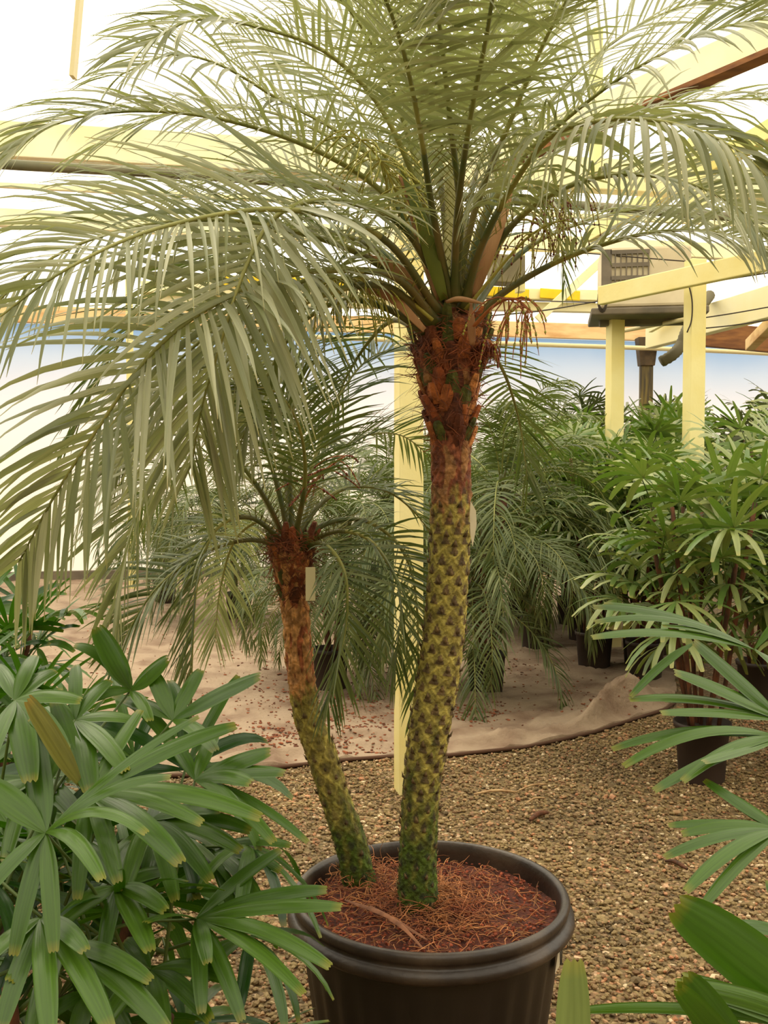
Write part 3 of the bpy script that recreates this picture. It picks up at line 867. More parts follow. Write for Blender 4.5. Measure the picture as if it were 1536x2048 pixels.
def collar(parent, C, z_lo, z_hi, r_lo, r_hi, nst, seed, cx):
    """cut leaf bases and matted fibre round the head of a trunk"""
    R = random.Random(seed)
    b = MB()
    cols = [lin(176, 104, 56), lin(150, 80, 46), lin(118, 64, 40), lin(206, 142, 84), lin(84, 90, 36), lin(96, 50, 30)]
    for i in range(nst):
        t = i / (nst - 1)
        z = z_lo + (z_hi - z_lo) * t
        r = r_lo + (r_hi - r_lo) * min(1, t * 1.25) ** 1.1
        th = i * 2.39996 + R.uniform(-0.2, 0.2)
        o_ = Vector((math.cos(th), math.sin(th), 0)); s_ = Vector((-math.sin(th), math.cos(th), 0))
        p = cx(z) + o_ * r * 0.80
        ln = R.uniform(0.045, 0.075) * (r_hi / 0.1) ** 0.5; w = R.uniform(0.014, 0.022) * (r_hi / 0.1) ** 0.5
        up = (Vector((0, 0, 1)) + o_ * R.uniform(0.25, 0.55) + s_ * R.uniform(-0.25, 0.25)).normalized()
        c = R.choice(cols)
        d_ = up.cross(s_).normalized()
        rings = []
        for (tt, ww, th_) in ((0, 1.0, 0.45), (0.45, 0.95, 0.5), (0.85, 0.7, 0.45), (1.0, 0.45, 0.3)):
            q = p + up * (ln * tt)
            rings.append([b.vert(q + s_ * (w * ww * a_) + d_ * (w * th_ * b_), (0, 0), c) for a_, b_ in ((-1, 0), (-0.6, 0.8), (0, 1.1), (0.6, 0.8), (1, 0), (0, -0.8))])
        for k in range(3):
            for j in range(6): b.face((rings[k][j], rings[k][(j + 1) % 6], rings[k + 1][(j + 1) % 6], rings[k + 1][j]))
        b.face(rings[-1])
    ob = b.build('leaf_base', M['trunk'], parent, col=True, smooth=False)
    f = MB()
    for i in range(int(nst * 13)):
        t = R.random() ** 0.8 if R.random() < 0.55 else R.uniform(0.7, 1.1)
        z = z_lo + (z_hi - z_lo) * t
        r = r_lo + (r_hi - r_lo) * min(1, t * 1.25) ** 1.1
        th = R.uniform(0, 2 * math.pi)
        o_ = Vector((math.cos(th), math.sin(th), 0)); s_ = Vector((-math.sin(th), math.cos(th), 0))
        p = cx(z) + o_ * (r * R.uniform(0.82, 1.02))
        d = (s_ * R.uniform(-1, 1) + Vector((0, 0, R.uniform(-0.9, 0.7))) + o_ * R.uniform(-0.1, 0.35)).normalized()
        L = R.uniform(0.02, 0.07); pts = [p]
        for k in range(3):
            d = (d + Vector((R.uniform(-.5, .5), R.uniform(-.5, .5), R.uniform(-.5, .3))) * 0.6).normalized(); pts.append(pts[-1] + d * L / 3)
        f.ribbon(pts, [o_.cross(d)] * 4, [0.0012, 0.0010, 0.0008, 0.0003], 0, 0)
    fo = f.build('fibre', M['fibre'], parent); fo['kind'] = 'stuff'
    return ob


# ================================================================== THE BIG POT
PC = Vector((0.121, 2.58, 0))
RIM_Z = 0.52; RR = 0.355
palm = empty('potted_date_palm', (PC.x, PC.y, 0))
tag(palm, 'two-trunked pygmy date palm with arching feathery fronds in a large black pot', 'potted palm')
def ripple(a, z, i):
    return 0.0035 * (math.cos(a * 30) ** 3) if 0.02 < z < 0.42 else 0
b = MB()
body = [(0.0, 0.004), (0.26, 0.0), (0.275, 0.01)] + [(0.275 + (0.335 - 0.275) * k / 8, 0.01 + 0.42 * k / 8) for k in range(1, 9)]
body += [(0.337, 0.44), (0.342, 0.452)]
b.lathe(body, 180, ripple=ripple)
pot = b.build('pot', M['pot'], palm)
b = MB()
rim = [(0.342, 0.445), (0.362, 0.450), (0.372, 0.462), (0.370, 0.474), (0.358, 0.482), (0.350, 0.486), (0.356, 0.495), (0.360, 0.508), (0.354, 0.519), (0.344, 0.521), (0.336, 0.512), (0.333, 0.49), (0.330, 0.42)]
b.lathe(rim, 128)
b.build('rim', M['pot_rim'], pot)
# little sticker with a letter on the pot's right side
th = math.radians(-24)
sp_ = Vector((math.cos(th), math.sin(th), 0)); sT = Vector((-math.sin(th), math.cos(th), 0))
b = MB()
pts4 = []
for (a_, z_) in ((-1, 0.445), (1, 0.445), (1, 0.375), (-1, 0.375)):
    rr_ = 0.3395 + (z_ - 0.43) * 0.14
    pts4.append(b.vert(sp_ * (rr_ + 0.006) + sT * (a_ * 0.022) + Vector((0, 0, z_))))
b.face(pts4[::-1]); b.build('sticker', M['tagw'], pot, smooth=False)
b = MB()
upts = [sp_ * 0.3475 + sT * (0.010 * x) + Vector((0, 0, 0.41 + 0.018 * z)) for x, z in ((-0.7, 1), (-0.7, -0.4), (-0.45, -0.9), (0, -1.05), (0.45, -0.9), (0.7, -0.4), (0.7, 1))]
b.tube(upts, 0.0016, 5); b.build('sticker_letter', M['ink'], pot)

# soil
b = MB()
nr, na = 26, 96
rings = []
for i in range(nr + 1):
    r = 0.332 * i / nr
    ring = []
    for j in range(na):
        a = 2 * math.pi * j / na
        x, y = r * math.cos(a), r * math.sin(a)
        z = 0.462 + 0.012 * noise.noise((x * 14, y * 14, 2)) + 0.006 * noise.noise((x * 50, y * 50, 4))
        z += 0.03 * math.exp(-((x + 0.02) ** 2 + (y + 0.0) ** 2) / 0.012) + 0.02 * math.exp(-((x + 0.19) ** 2 + (y - 0.16) ** 2) / 0.01)
        ring.append(b.vert((x, y, z)))
    rings.append(ring)
for i in range(nr):
    for j in range(na): b.face((rings[i][j], rings[i][(j + 1) % na], rings[i + 1][(j + 1) % na], rings[i + 1][j]))
b.build('soil', M['soil'], palm)
# crumbs
n = 1500
rr_ = 0.32 * np.sqrt(rng.uniform(0, 1, n)); aa = rng.uniform(0, 2 * math.pi, n)
Pcr = np.stack([rr_ * np.cos(aa), rr_ * np.sin(aa), np.full(n, 0.472) + rng.uniform(-0.004, 0.008, n)], 1)
M['crumb'] = mat('soil_crumbs', lin(134, 66, 42), 0.95, island=0.6)
o = rocks('soil_crumbs', Pcr, rng.uniform(0.002, 0.006, n), M['crumb']); o.parent = palm; o['kind'] = 'stuff'
# roots
b = MB(); R = random.Random(5)
tb = atz(838, 1815, 0.47) - PC; sb = atz(716, 1765, 0.47) - PC
for i in range(1700):
    cc = R.choice((tb, tb, tb, sb, None))
    if cc is None:
        r = 0.31 * math.sqrt(R.random()); a = R.uniform(0, 6.283); p = Vector((r * math.cos(a), r * math.sin(a), 0))
    else:
        p = Vector((cc.x + R.gauss(0.03, 0.09), cc.y + R.gauss(0, 0.09), 0))
    if p.xy.length > 0.315: continue
    p.z = 0.474 + R.uniform(0, 0.012)
    if cc is not None:
        dd = (p - Vector((cc.x, cc.y, p.z))).length
        p.z += 0.035 * math.exp(-dd * dd / 0.006)
    a = R.uniform(0, 6.283); d = Vector((math.cos(a), math.sin(a), R.uniform(0, 0.8))).normalized()
    L = R.uniform(0.02, 0.085); pts = [p]
    for k in range(4):
        d = (d + Vector((R.uniform(-.5, .5), R.uniform(-.5, .5), R.uniform(-.55, .15)))).normalized()
        q = pts[-1] + d * L / 4; q.z = max(q.z, 0.473)
        if q.xy.length > 0.325: q.xy = q.xy.normalized() * 0.325
        pts.append(q)
    b.tube(pts, [0.0014, 0.0012, 0.001, 0.0008, 0.0005], 4, caps=False)
o = b.build('root_mat', M['root'], palm); o['kind'] = 'stuff'
# dry leaf stalk across the soil
b = MB()
for (q0, q1, q2) in (((690, 1800), (770, 1830), (855, 1880)), ((740, 1812), (800, 1850), (846, 1897))):
    pp = [atz(*q0, 0.495), atz(*q1, 0.51), atz(*q2, 0.487)]
    P_ = catmull(pp, 14)
    b.ribbon(P_, [Vector((0.3, 1, 0.2))] * 15, [0.0055 * math.sin(math.pi * (i + 1) / 16) + 0.0015 for i in range(15)], 0.6)
M['stalk_brown'] = mat('dry_brown_stalk', lin(150, 98, 66), 0.8, 30, lin(104, 64, 42), stretch=(1, 1, 0.3))
o = b.build('dead_leaf', M['stalk_brown'], local=tuple(atz(690, 1800, 0.49))); tag(o, 'dried brown leaf stalk lying across the pot soil in front of the trunks', 'dead leaf')

# ---- trunks
def pxline(tbl, Y0, Y1):
    C = []; Rr = []
    for i, (px, py, hw) in enumerate(tbl):
        Y = Y0 + (Y1 - Y0) * i / (len(tbl) - 1)
        p = at(px, py, Y); C.append(p)
        Rr.append(hw / F * Y)
    return C, Rr
tall_tbl = [(836, 1835, 43), (836, 1800, 40), (836, 1700, 36), (845, 1560, 37), (862, 1440, 40), (880, 1330, 41), (893, 1200, 40), (900, 1080, 39), (902, 950, 38), (901, 850, 39), (900, 780, 50), (899, 710, 66), (903, 660, 58), (906, 620, 34)]
C, Rr = pxline(tall_tbl, 2.57, 2.56)
TC = [c - PC for c in C]
bt = palm_trunk(TC, Rr, 'trunk', palm, 0.30, 0.665, cells=6, row=0.0255, seed=3)
tall = bt.build('trunk', M['trunk'], palm, col=True); tall['label'] = 'tall trunk, yellow-green with brown scars, mossy at its foot'
small_tbl = [(722, 1785, 38), (716, 1755, 33), (702, 1690, 31), (672, 1600, 29), (640, 1500, 29), (614, 1430, 26), (601, 1340, 26), (593, 1250, 25), (587, 1190, 26), (584, 1140, 34), (583, 1100, 44), (584, 1070, 30)]
C2, Rr2 = pxline(small_tbl, 2.74, 2.66)
SCn = [c - PC for c in C2]
bt = palm_trunk(SCn, Rr2, 'trunk', palm, 0.36, 0.56, cells=5, row=0.032, seed=8, tone=1.0, plain=0.6, bt=1.7)
small = bt.build('trunk', M['trunk'], palm, col=True); small['label'] = 'short curved trunk, mossy below and orange-brown above'

def cxf(Cs):
    zs = [c.z for c in Cs]
    def f(z):
        return Vector((float(np.interp(z, zs, [c.x for c in Cs])), float(np.interp(z, zs, [c.y for c in Cs])), z))
    return f
ztop = (at(903, 655, 2.56)).z; zlo = at(901, 900, 2.56).z
collar(tall, TC, zlo, ztop, 0.052, 0.102, 90, 21, cxf(TC))
collar(small, SCn, at(587, 1210, 2.67).z, at(583, 1075, 2.67).z, 0.033, 0.066, 64, 22, cxf(SCn))

FM = [M['date'], M['rachis'], M['petiole']]
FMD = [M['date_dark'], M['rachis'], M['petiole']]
def frond(parent, pp, mats=None, **kw):
    kw['w'] = kw['w'] * 0.68
    if kw['droop'] < 1.9: kw['droop'] *= 0.5
    if kw.get('pet', 0.2) < 0.3: kw['pet'] = kw['pet'] + 0.06
    b = MB()
    pts = [at(*p) - PC for p in pp]
    frond_mesh(b, pts, **kw)
    o = b.build('frond', mats or FM, parent)
    return o

# ---- fronds of the tall trunk (pixel path of each midrib and its distance)
T = [
 # left, near the lens
 dict(pp=[(885, 640, 2.52), (850, 520, 2.45), (790, 440, 2.35), (700, 405, 2.2), (610, 405, 2.08), (540, 445, 1.98), (485, 550, 1.92), (440, 690, 1.9), (402, 820, 1.92), (383, 930, 1.95)], L=0.40, w=0.0098, droop=1.1, n=56, pet=0.2, tw=0.9),
 dict(pp=[(875, 650, 2.5), (800, 560, 2.35), (680, 540, 2.15), (540, 560, 2.0), (410, 620, 1.88), (300, 710, 1.82), (200, 850, 1.8), (110, 990, 1.82), (40, 1120, 1.86)], L=0.34, w=0.0095, tw=0.9, droop=1.2, n=56, pet=0.2),
 dict(pp=[(870, 645, 2.55), (800, 560, 2.5), (680, 490, 2.4), (500, 446, 2.2), (330, 445, 2.05), (180, 480, 1.95), (60, 545, 1.9), (-40, 640, 1.9)], L=0.32, w=0.0066, droop=1.6, n=56, pet=0.18),
 dict(pp=[(890, 620, 2.55), (850, 500, 2.6), (760, 380, 2.6), (620, 295, 2.5), (450, 240, 2.4), (280, 222, 2.3), (120, 245, 2.2), (0, 320, 2.15)], L=0.31, w=0.007, droop=1.3, n=54, pet=0.2),
 dict(pp=[(890, 610, 2.6), (860, 470, 2.65), (780, 350, 2.7), (670, 260, 2.7), (560, 200, 2.65), (440, 130, 2.5), (340, 110, 2.4), (240, 150, 2.3)], L=0.28, w=0.0068, droop=1.1, n=50, pet=0.2),
 dict(pp=[(892, 600, 2.58), (862, 440, 2.6), (815, 270, 2.6), (760, 120, 2.5), (690, 10, 2.4), (600, -70, 2.25)], L=0.30, w=0.007, droop=0.8, n=46, pet=0.22),
 dict(pp=[(890, 600, 2.55), (850, 420, 2.5), (770, 230, 2.4), (660, 110, 2.3), (520, 55, 2.2), (390, 40, 2.1), (290, 90, 2.0)], L=0.31, w=0.007, droop=1.2, n=50, pet=0.2),
 dict(pp=[(875, 655, 2.5), (800, 595, 2.45), (720, 565, 2.4), (620, 560, 2.3), (500, 610, 2.25), (380, 700, 2.2), (290, 800, 2.2), (230, 930, 2.2)], L=0.28, w=0.0068, droop=1.2, n=46, pet=0.2),
 dict(pp=[(850, 665, 2.52), (780, 620, 2.5), (690, 600, 2.45), (600, 650, 2.4), (530, 760, 2.35), (480, 890, 2.35)], L=0.25, w=0.0065, droop=1.0, n=42, pet=0.22),
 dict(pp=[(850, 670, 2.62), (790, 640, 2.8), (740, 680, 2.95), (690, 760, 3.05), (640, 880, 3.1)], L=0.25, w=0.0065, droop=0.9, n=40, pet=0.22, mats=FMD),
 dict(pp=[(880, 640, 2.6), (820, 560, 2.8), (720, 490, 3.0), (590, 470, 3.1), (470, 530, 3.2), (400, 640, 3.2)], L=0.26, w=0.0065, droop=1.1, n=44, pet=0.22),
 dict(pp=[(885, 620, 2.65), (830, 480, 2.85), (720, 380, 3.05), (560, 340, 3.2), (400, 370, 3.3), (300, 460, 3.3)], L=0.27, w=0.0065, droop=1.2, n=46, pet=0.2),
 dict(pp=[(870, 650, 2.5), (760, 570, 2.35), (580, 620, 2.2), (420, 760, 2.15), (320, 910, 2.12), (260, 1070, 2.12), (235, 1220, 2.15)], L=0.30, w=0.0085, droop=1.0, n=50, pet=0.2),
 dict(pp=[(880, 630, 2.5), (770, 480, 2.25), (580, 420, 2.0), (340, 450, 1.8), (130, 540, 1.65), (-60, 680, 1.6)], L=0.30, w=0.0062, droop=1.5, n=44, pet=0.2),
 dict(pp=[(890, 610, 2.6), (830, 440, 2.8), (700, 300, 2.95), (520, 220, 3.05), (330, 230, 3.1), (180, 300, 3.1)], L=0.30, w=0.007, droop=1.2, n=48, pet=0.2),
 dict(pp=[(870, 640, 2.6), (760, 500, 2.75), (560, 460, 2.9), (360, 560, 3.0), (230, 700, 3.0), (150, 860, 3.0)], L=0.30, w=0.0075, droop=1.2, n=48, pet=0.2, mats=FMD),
 # right
 dict(pp=[(940, 655, 2.5), (1000, 590, 2.48), (1100, 530, 2.45), (1210, 488, 2.4), (1320, 463, 2.35), (1440, 466, 2.3), (1560, 510, 2.25)], L=0.24, w=0.0066, droop=1.4, n=44, pet=0.26),
 dict(pp=[(935, 640, 2.6), (1000, 545, 2.7), (1080, 480, 2.75), (1180, 440, 2.8), (1300, 415, 2.8), (1430, 415, 2.8), (1560, 450, 2.8)], L=0.25, w=0.0066, droop=1.3, n=44, pet=0.24),
 dict(pp=[(925, 620, 2.52), (960, 500, 2.42), (1020, 380, 2.3), (1100, 275, 2.15), (1200, 242, 2.02), (1300, 240, 1.92), (1400, 262, 1.85), (1490, 312, 1.8), (1570, 390, 1.8)], L=0.33, w=0.0085, droop=2.0, n=52, pet=0.2, jitter=0.7),
 dict(pp=[(925, 610, 2.55), (970, 440, 2.55), (1050, 310, 2.55), (1130, 240, 2.5), (1220, 170, 2.4), (1320, 110, 2.3), (1420, 62, 2.2), (1560, 30, 2.1)], L=0.29, w=0.007, droop=1.2, n=50, pet=0.2),
 dict(pp=[(925, 600, 2.6), (965, 440, 2.7), (1040, 290, 2.8), (1150, 150, 2.85), (1280, 50, 2.85), (1420, 0, 2.8), (1560, 10, 2.7)], L=0.29, w=0.007, droop=1.0, n=48, pet=0.2),
 dict(pp=[(930, 620, 2.6), (990, 450, 2.75), (1080, 330, 2.9), (1220, 245, 3.0), (1370, 205, 3.0), (1540, 200, 3.0), (1640, 230, 3.0)], L=0.28, w=0.007, droop=1.1, n=48, pet=0.2),
 dict(pp=[(930, 620, 2.55), (1000, 480, 2.5), (1100, 390, 2.4), (1230, 350, 2.3), (1370, 365, 2.2), (1480, 420, 2.15), (1560, 510, 2.1)], L=0.27, w=0.0068, droop=1.5, n=46, pet=0.22),
 dict(pp=[(925, 630, 2.7), (990, 480, 3.0), (1060, 400, 3.2), (1100, 400, 3.35), (1118, 460, 3.4), (1128, 560, 3.42)], L=0.22, w=0.0055, droop=0.8, n=36, pet=0.25, mats=FMD),
 dict(pp=[(930, 680, 2.66), (970, 690, 2.85), (1010, 750, 3.0), (1040, 850, 3.1), (1055, 960, 3.1)], L=0.24, w=0.006, droop=0.8, n=38, pet=0.22, mats=FMD),
 # upright
 dict(pp=[(908, 600, 2.56), (905, 430, 2.6), (925, 260, 2.65), (965, 100, 2.65), (1020, -40, 2.6)], L=0.28, w=0.007, droop=0.7, n=42, pet=0.38),
 dict(pp=[(903, 600, 2.56), (885, 400, 2.65), (872, 220, 2.75), (850, 60, 2.8), (810, -80, 2.8)], L=0.28, w=0.007, droop=0.7, n=42, pet=0.38),
 dict(pp=[(912, 600, 2.58), (935, 420, 2.7), (985, 250, 2.85), (1060, 100, 2.95), (1150, -20, 3.0)], L=0.28, w=0.007, droop=0.8, n=42, pet=0.38),
 dict(pp=[(900, 600, 2.5), (865, 420, 2.35), (840, 260, 2.15), (800, 80, 1.95), (740, -60, 1.8), (660, -120, 1.6)], L=0.28, w=0.007, droop=1.2, n=44, pet=0.38),
 dict(pp=[(908, 600, 2.5), (915, 430, 2.35), (940, 240, 2.15), (975, 60, 1.95), (990, -60, 1.75), (980, -110, 1.55)], L=0.33, w=0.008, droop=1.6, n=48, pet=0.38),
 dict(pp=[(910, 600, 2.5), (920, 430, 2.4), (900, 240, 2.25), (880, 60, 2.05), (860, -50, 1.85), (850, -100, 1.6)], L=0.33, w=0.008, droop=1.6, n=46, pet=0.38),
 dict(pp=[(912, 600, 2.55), (950, 420, 2.5), (1030, 220, 2.4), (1100, 60, 2.25), (1170, -50, 2.1), (1240, -90, 1.9)], L=0.31, w=0.0075, droop=1.5, n=46, pet=0.38),
 dict(pp=[(895, 600, 2.62), (840, 420, 2.8), (740, 250, 2.95), (620, 130, 3.1), (480, 70, 3.2)], L=0.28, w=0.007, droop=0.9, n=42, pet=0.38),
 dict(pp=[(905, 600, 2.6), (880, 380, 2.8), (800, 180, 3.0), (700, 60, 3.15), (580, 0, 3.2)], L=0.28, w=0.007, droop=0.9, n=42, pet=0.38),
]
for i, s in enumerate(T):
    s = dict(s); pp = s.pop('pp'); mats = s.pop('mats', None)
    s.setdefault('tw', (0.75 if i % 3 else 0.4) * (1 if pp[-1][0] < 900 else -1))
    frond(tall, pp, mats, seed=100 + i, **s)

# ---- fronds of the short trunk
S = [
 dict(pp=[(590, 1080, 2.66), (640, 1010, 2.7), (700, 975, 2.75), (780, 985, 2.8), (850, 1050, 2.85), (880, 1130, 2.9)]),
 dict(pp=[(600, 1085, 2.66), (660, 1045, 2.68), (740, 1045, 2.7), (810, 1110, 2.72), (835, 1230, 2.75), (832, 1420, 2.78)]),
 dict(pp=[(605, 1090, 2.66), (680, 1062, 2.6), (750, 1090, 2.6), (800, 1190, 2.6), (790, 1330, 2.6)]),
 dict(pp=[(605, 1095, 2.66), (650, 1090, 2.55), (690, 1150, 2.5), (690, 1260, 2.5), (655, 1400, 2.5)]),
 dict(pp=[(570, 1085, 2.64), (500, 1035, 2.55), (430, 1060, 2.5), (395, 1160, 2.48), (385, 1290, 2.48), (383, 1430, 2.5)]),
 dict(pp=[(565, 1090, 2.64), (490, 1080, 2.6), (400, 1110, 2.55), (310, 1180, 2.5), (240, 1290, 2.5)]),
 dict(pp=[(578, 1070, 2.66), (545, 940, 2.65), (490, 800, 2.6), (420, 690, 2.55), (330, 640, 2.5)]),
 dict(pp=[(584, 1070, 2.66), (580, 920, 2.7), (590, 760, 2.75), (620, 620, 2.8), (670, 540, 2.85)]),
 dict(pp=[(590, 1070, 2.68), (625, 930, 2.8), (680, 790, 2.9), (750, 710, 3.0), (840, 700, 3.1)]),
 dict(pp=[(572, 1080, 2.66), (520, 980, 2.6), (440, 890, 2.55), (340, 870, 2.5), (240, 920, 2.45), (170, 1010, 2.4)]),
 dict(pp=[(572, 1080, 2.7), (500, 960, 2.9), (400, 920, 3.0), (300, 990, 3.1), (240, 1100, 3.1)]),
 dict(pp=[(595, 1075, 2.7), (640, 960, 2.9), (710, 880, 3.05), (800, 870, 3.2), (880, 930, 3.3)]),
 dict(pp=[(580, 1085, 2.7), (530, 1040, 2.85), (470, 1080, 2.95), (440, 1180, 3.0), (430, 1280, 3.0)]),
 dict(pp=[(584, 1070, 2.68), (560, 900, 2.8), (500, 760, 2.9), (420, 720, 3.0), (340, 760, 3.1)]),
 dict(pp=[(590, 1075, 2.62), (610, 960, 2.5), (600, 860, 2.35), (560, 790, 2.2), (500, 770, 2.1)]),
]
for i, s in enumerate(S):
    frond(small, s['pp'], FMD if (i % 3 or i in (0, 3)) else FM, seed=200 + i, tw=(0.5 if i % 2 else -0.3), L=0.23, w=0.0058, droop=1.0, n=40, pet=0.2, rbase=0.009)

# ---- spear, spathes, flower stalks
b = MB()
for k, (x, y, w) in enumerate(((905, 250, 0.030), (890, 330, 0.018), (925, 380, 0.016))):
    P_ = catmull([at(906, 640, 2.57) - PC, at((906 + x) / 2, 440, 2.6) - PC, at(x, y, 2.64) - PC], 12)
    b.tube(P_, [w * (1 - 0.85 * (i / 12) ** 1.5) for i in range(13)], 10)
b.build('spear_leaf', M['spear'], tall)
def blade(parent, name, pp, w, material, wv=(1, 0, 0.2), label=None):
    P_ = catmull([at(*p) - PC for p in pp], 14)
    b = MB(); b.ribbon(P_, [Vector(wv)] * 15, [w * (0.25 + 0.75 * math.sin(math.pi * min(1, (i + 2) / 15))) for i in range(15)], 0.5, pleats=1)
    b2 = b.build(name, material, parent)
    so = b2.modifiers.new('solid', 'SOLIDIFY'); so.thickness = 0.002
    if label: b2['label'] = label
M['spathe_green'] = mat('spathe_green', lin(112, 122, 40), 0.5, 8, lin(92, 108, 36))
blade(tall, 'flower_sheath', [(888, 600, 2.46), (860, 500, 2.42), (835, 420, 2.4), (800, 330, 2.4)], 0.017, M['spathe_green'], label='green flower sheath')
blade(tall, 'flower_sheath', [(880, 600, 2.47), (850, 500, 2.44), (825, 420, 2.42), (800, 350, 2.42)], 0.014, M['dead'], label='dried tan flower sheath')
blade(tall, 'flower_sheath', [(945, 600, 2.5), (975, 510, 2.48), (1005, 430, 2.48), (1030, 350, 2.5)], 0.016, M['dead'], label='dried tan flower sheath')
blade(tall, 'flower_sheath', [(850, 600, 2.5), (820, 560, 2.48), (780, 530, 2.46), (735, 510, 2.45)], 0.014, M['dead'], label='dried tan flower sheath')
blade(tall, 'flower_sheath', [(850, 660, 2.45), (790, 600, 2.4), (740, 580, 2.38), (690, 570, 2.36)], 0.011, M['dead'], (0.2, 0, 1), label='dried tan flower sheath')
blade(tall, 'flower_sheath', [(893, 604, 2.44), (920, 598, 2.42), (970, 608, 2.42)], 0.0055, M['dead'], (0, 0, 1), label='dried tan flower sheath')
blade(tall, 'flower_sheath', [(945, 690, 2.44), (943, 650, 2.43), (942, 605, 2.43)], 0.009, M['dead'], label='dried tan flower sheath')

def fruit_stalk(parent, pp, nst, Ls, seed, material, berry, label=None, nb=10, spread=0.5, hang=1.0):
    R = random.Random(seed)
    P_ = catmull([at(*p) - PC for p in pp], 14)
    b = MB(); b.tube(P_, [0.005 * (1 - 0.6 * i / 14) for i in range(15)], 6, m=0)
    for k in range(nst):
        j = R.randint(8, 14); p = P_[j]
        a = R.uniform(0, 6.283)
        d = Vector((math.cos(a) * spread, math.sin(a) * spread, R.uniform(-0.5, 0.3))).normalized()
        q = [p]; L = Ls * R.uniform(0.5, 1.1)
        for i in range(6):
            d = (d + Vector((R.uniform(-.15, .15), R.uniform(-.15, .15), -0.45 * hang))).normalized(); q.append(q[-1] + d * L / 6)
        b.tube(q, [0.0016] * 6 + [0.0008], 4, m=0, caps=False)
        for i in range(nb):
            t = R.uniform(0.25, 1) * 6; jj = min(5, int(t)); c = q[jj].lerp(q[jj + 1], t - jj)
            dd = R.uniform(0.0018, 0.0034)
            v = [b.vert(c + Vector(w_) * dd) for w_ in ((1, 0, 0), (0, 1, 0), (-1, 0, 0), (0, -1, 0), (0, 0, 1.6), (0, 0, -1.6))]
            for f_ in ((0, 1, 4), (1, 2, 4), (2, 3, 4), (3, 0, 4), (1, 0, 5), (2, 1, 5), (3, 2, 5), (0, 3, 5)): b.face([v[x] for x in f_], 1)
    o = b.build('fruit_stalk', [material, berry], parent)
    if label: o['label'] = label
M['stalk_or'] = mat('orange_stalk', lin(178, 104, 56), 0.6, 10, lin(150, 84, 46))
M['stalk_yg'] = mat('yellow_green_stalk', lin(168, 160, 70), 0.6)
fruit_stalk(tall, [(945, 655, 2.44), (990, 610, 2.38), (1030, 598, 2.35), (1065, 625, 2.33)], 26, 0.17, 1, M['stalk_or'], M['bud'], 'hanging orange flower stalk', spread=0.35)
fruit_stalk(tall, [(935, 620, 2.6), (1020, 460, 2.6), (1090, 380, 2.55), (1160, 370, 2.5)], 34, 0.2, 2, M['stalk_yg'], M['berry'], 'flower stalk with brown fruits')
fruit_stalk(tall, [(880, 620, 2.5), (810, 430, 2.45), (760, 320, 2.4), (700, 260, 2.35)], 48, 0.2, 3, M['stalk_yg'], M['bud'], 'yellow-green flower stalk', spread=1.0, hang=0.4)
fruit_stalk(tall, [(865, 640, 2.45), (780, 570, 2.4), (700, 555, 2.35), (640, 570, 2.3)], 40, 0.18, 4, M['stalk_yg'], M['bud'], 'yellow-green flower stalk')
fruit_stalk(tall, [(950, 690, 2.48), (975, 680, 2.48), (985, 690, 2.48)], 30, 0.06, 5, M['stalk_or'], M['berry'], 'short dried flower stalk')
fruit_stalk(small, [(590, 1080, 2.62), (605, 1010, 2.6), (640, 950, 2.58), (690, 912, 2.56)], 16, 0.12, 6, M['stalk_or'], M['berry'], 'orange-brown fruit stalk', hang=0.3, spread=1.0)
fruit_stalk(tall, [(930, 620, 2.5), (1050, 480, 2.45), (1130, 440, 2.4), (1165, 460, 2.4)], 14, 0.14, 7, M['stalk_yg'], M['berry'], 'flower stalk with brown fruits', nb=6)

# ---- plastic tags hanging on the trunks
b = MB(); b.box((0, 0, 0), (0.026, 0.002, 0.088)); 
o = b.build('plant_tag', M['tag'], smooth=False, bevel=0.003); o.location = at(621, 1168, 2.60); o.rotation_euler = (0, 0, 0.25); tag(o, 'blank cream plastic tag hanging beside the short trunk below its crown', 'plant tag')
b = MB()
vs = [b.vert(v) for v in ((-0.004, 0, 0.055), (0.010, 0, 0.030), (0.012, 0, -0.005), (0.002, 0, -0.062), (-0.004, 0, -0.03), (-0.006, 0, 0.02))]
b.face(vs[::-1])
o = b.build('plant_tag', M['tagw'], smooth=False); o.location = at(944, 1045, 2.54); tag(o, 'narrow white tag tucked behind the tall trunk, seen edge-on', 'plant tag')
so = o.modifiers.new('solid', 'SOLIDIFY'); so.thickness = 0.0015


# ================================================================== BACKGROUND DATE PALMS
def local_frond(L, elev, curl, n, seed, mats, w=0.006, leaf=0.28):
    pts = [Vector((0, 0, 0))]; a = elev; k = 7
    for i in range(k):
        a -= curl / k * (0.5 + i / k)
        pts.append(pts[-1] + Vector((math.cos(a), 0, math.sin(a))) * (L / k))
    b = MB(); frond_mesh(b, pts, n=n, L=leaf, w=w, tw=random.Random(seed).uniform(-0.4, 0.4), droop=1.0, pet=0.2, rbase=0.009, npt=24, seed=seed, nseg=4, spines=False)
    o = b.build('frond', mats, None); return o
ft = [local_frond(1.15, math.radians(e_), math.radians(c_), 38, 300 + i, FMD) for i, (e_, c_) in enumerate(((80, 90), (66, 140), (52, 160), (36, 150), (15, 115), (60, 170), (-5, 85)))]
ft_used = [False] * len(ft)

def small_pot(parent, r=0.14, h=0.31):
    b = MB()
    b.lathe([(0, 0.003), (r * 0.80, 0), (r * 0.82, 0.01), (r * 0.97, h * 0.9), (r * 1.03, h * 0.905), (r * 1.05, h), (r * 0.99, h), (r * 0.96, h * 0.9), (0, h * 0.88)], 40)
    return b.build('pot', M['small_pot'], parent)

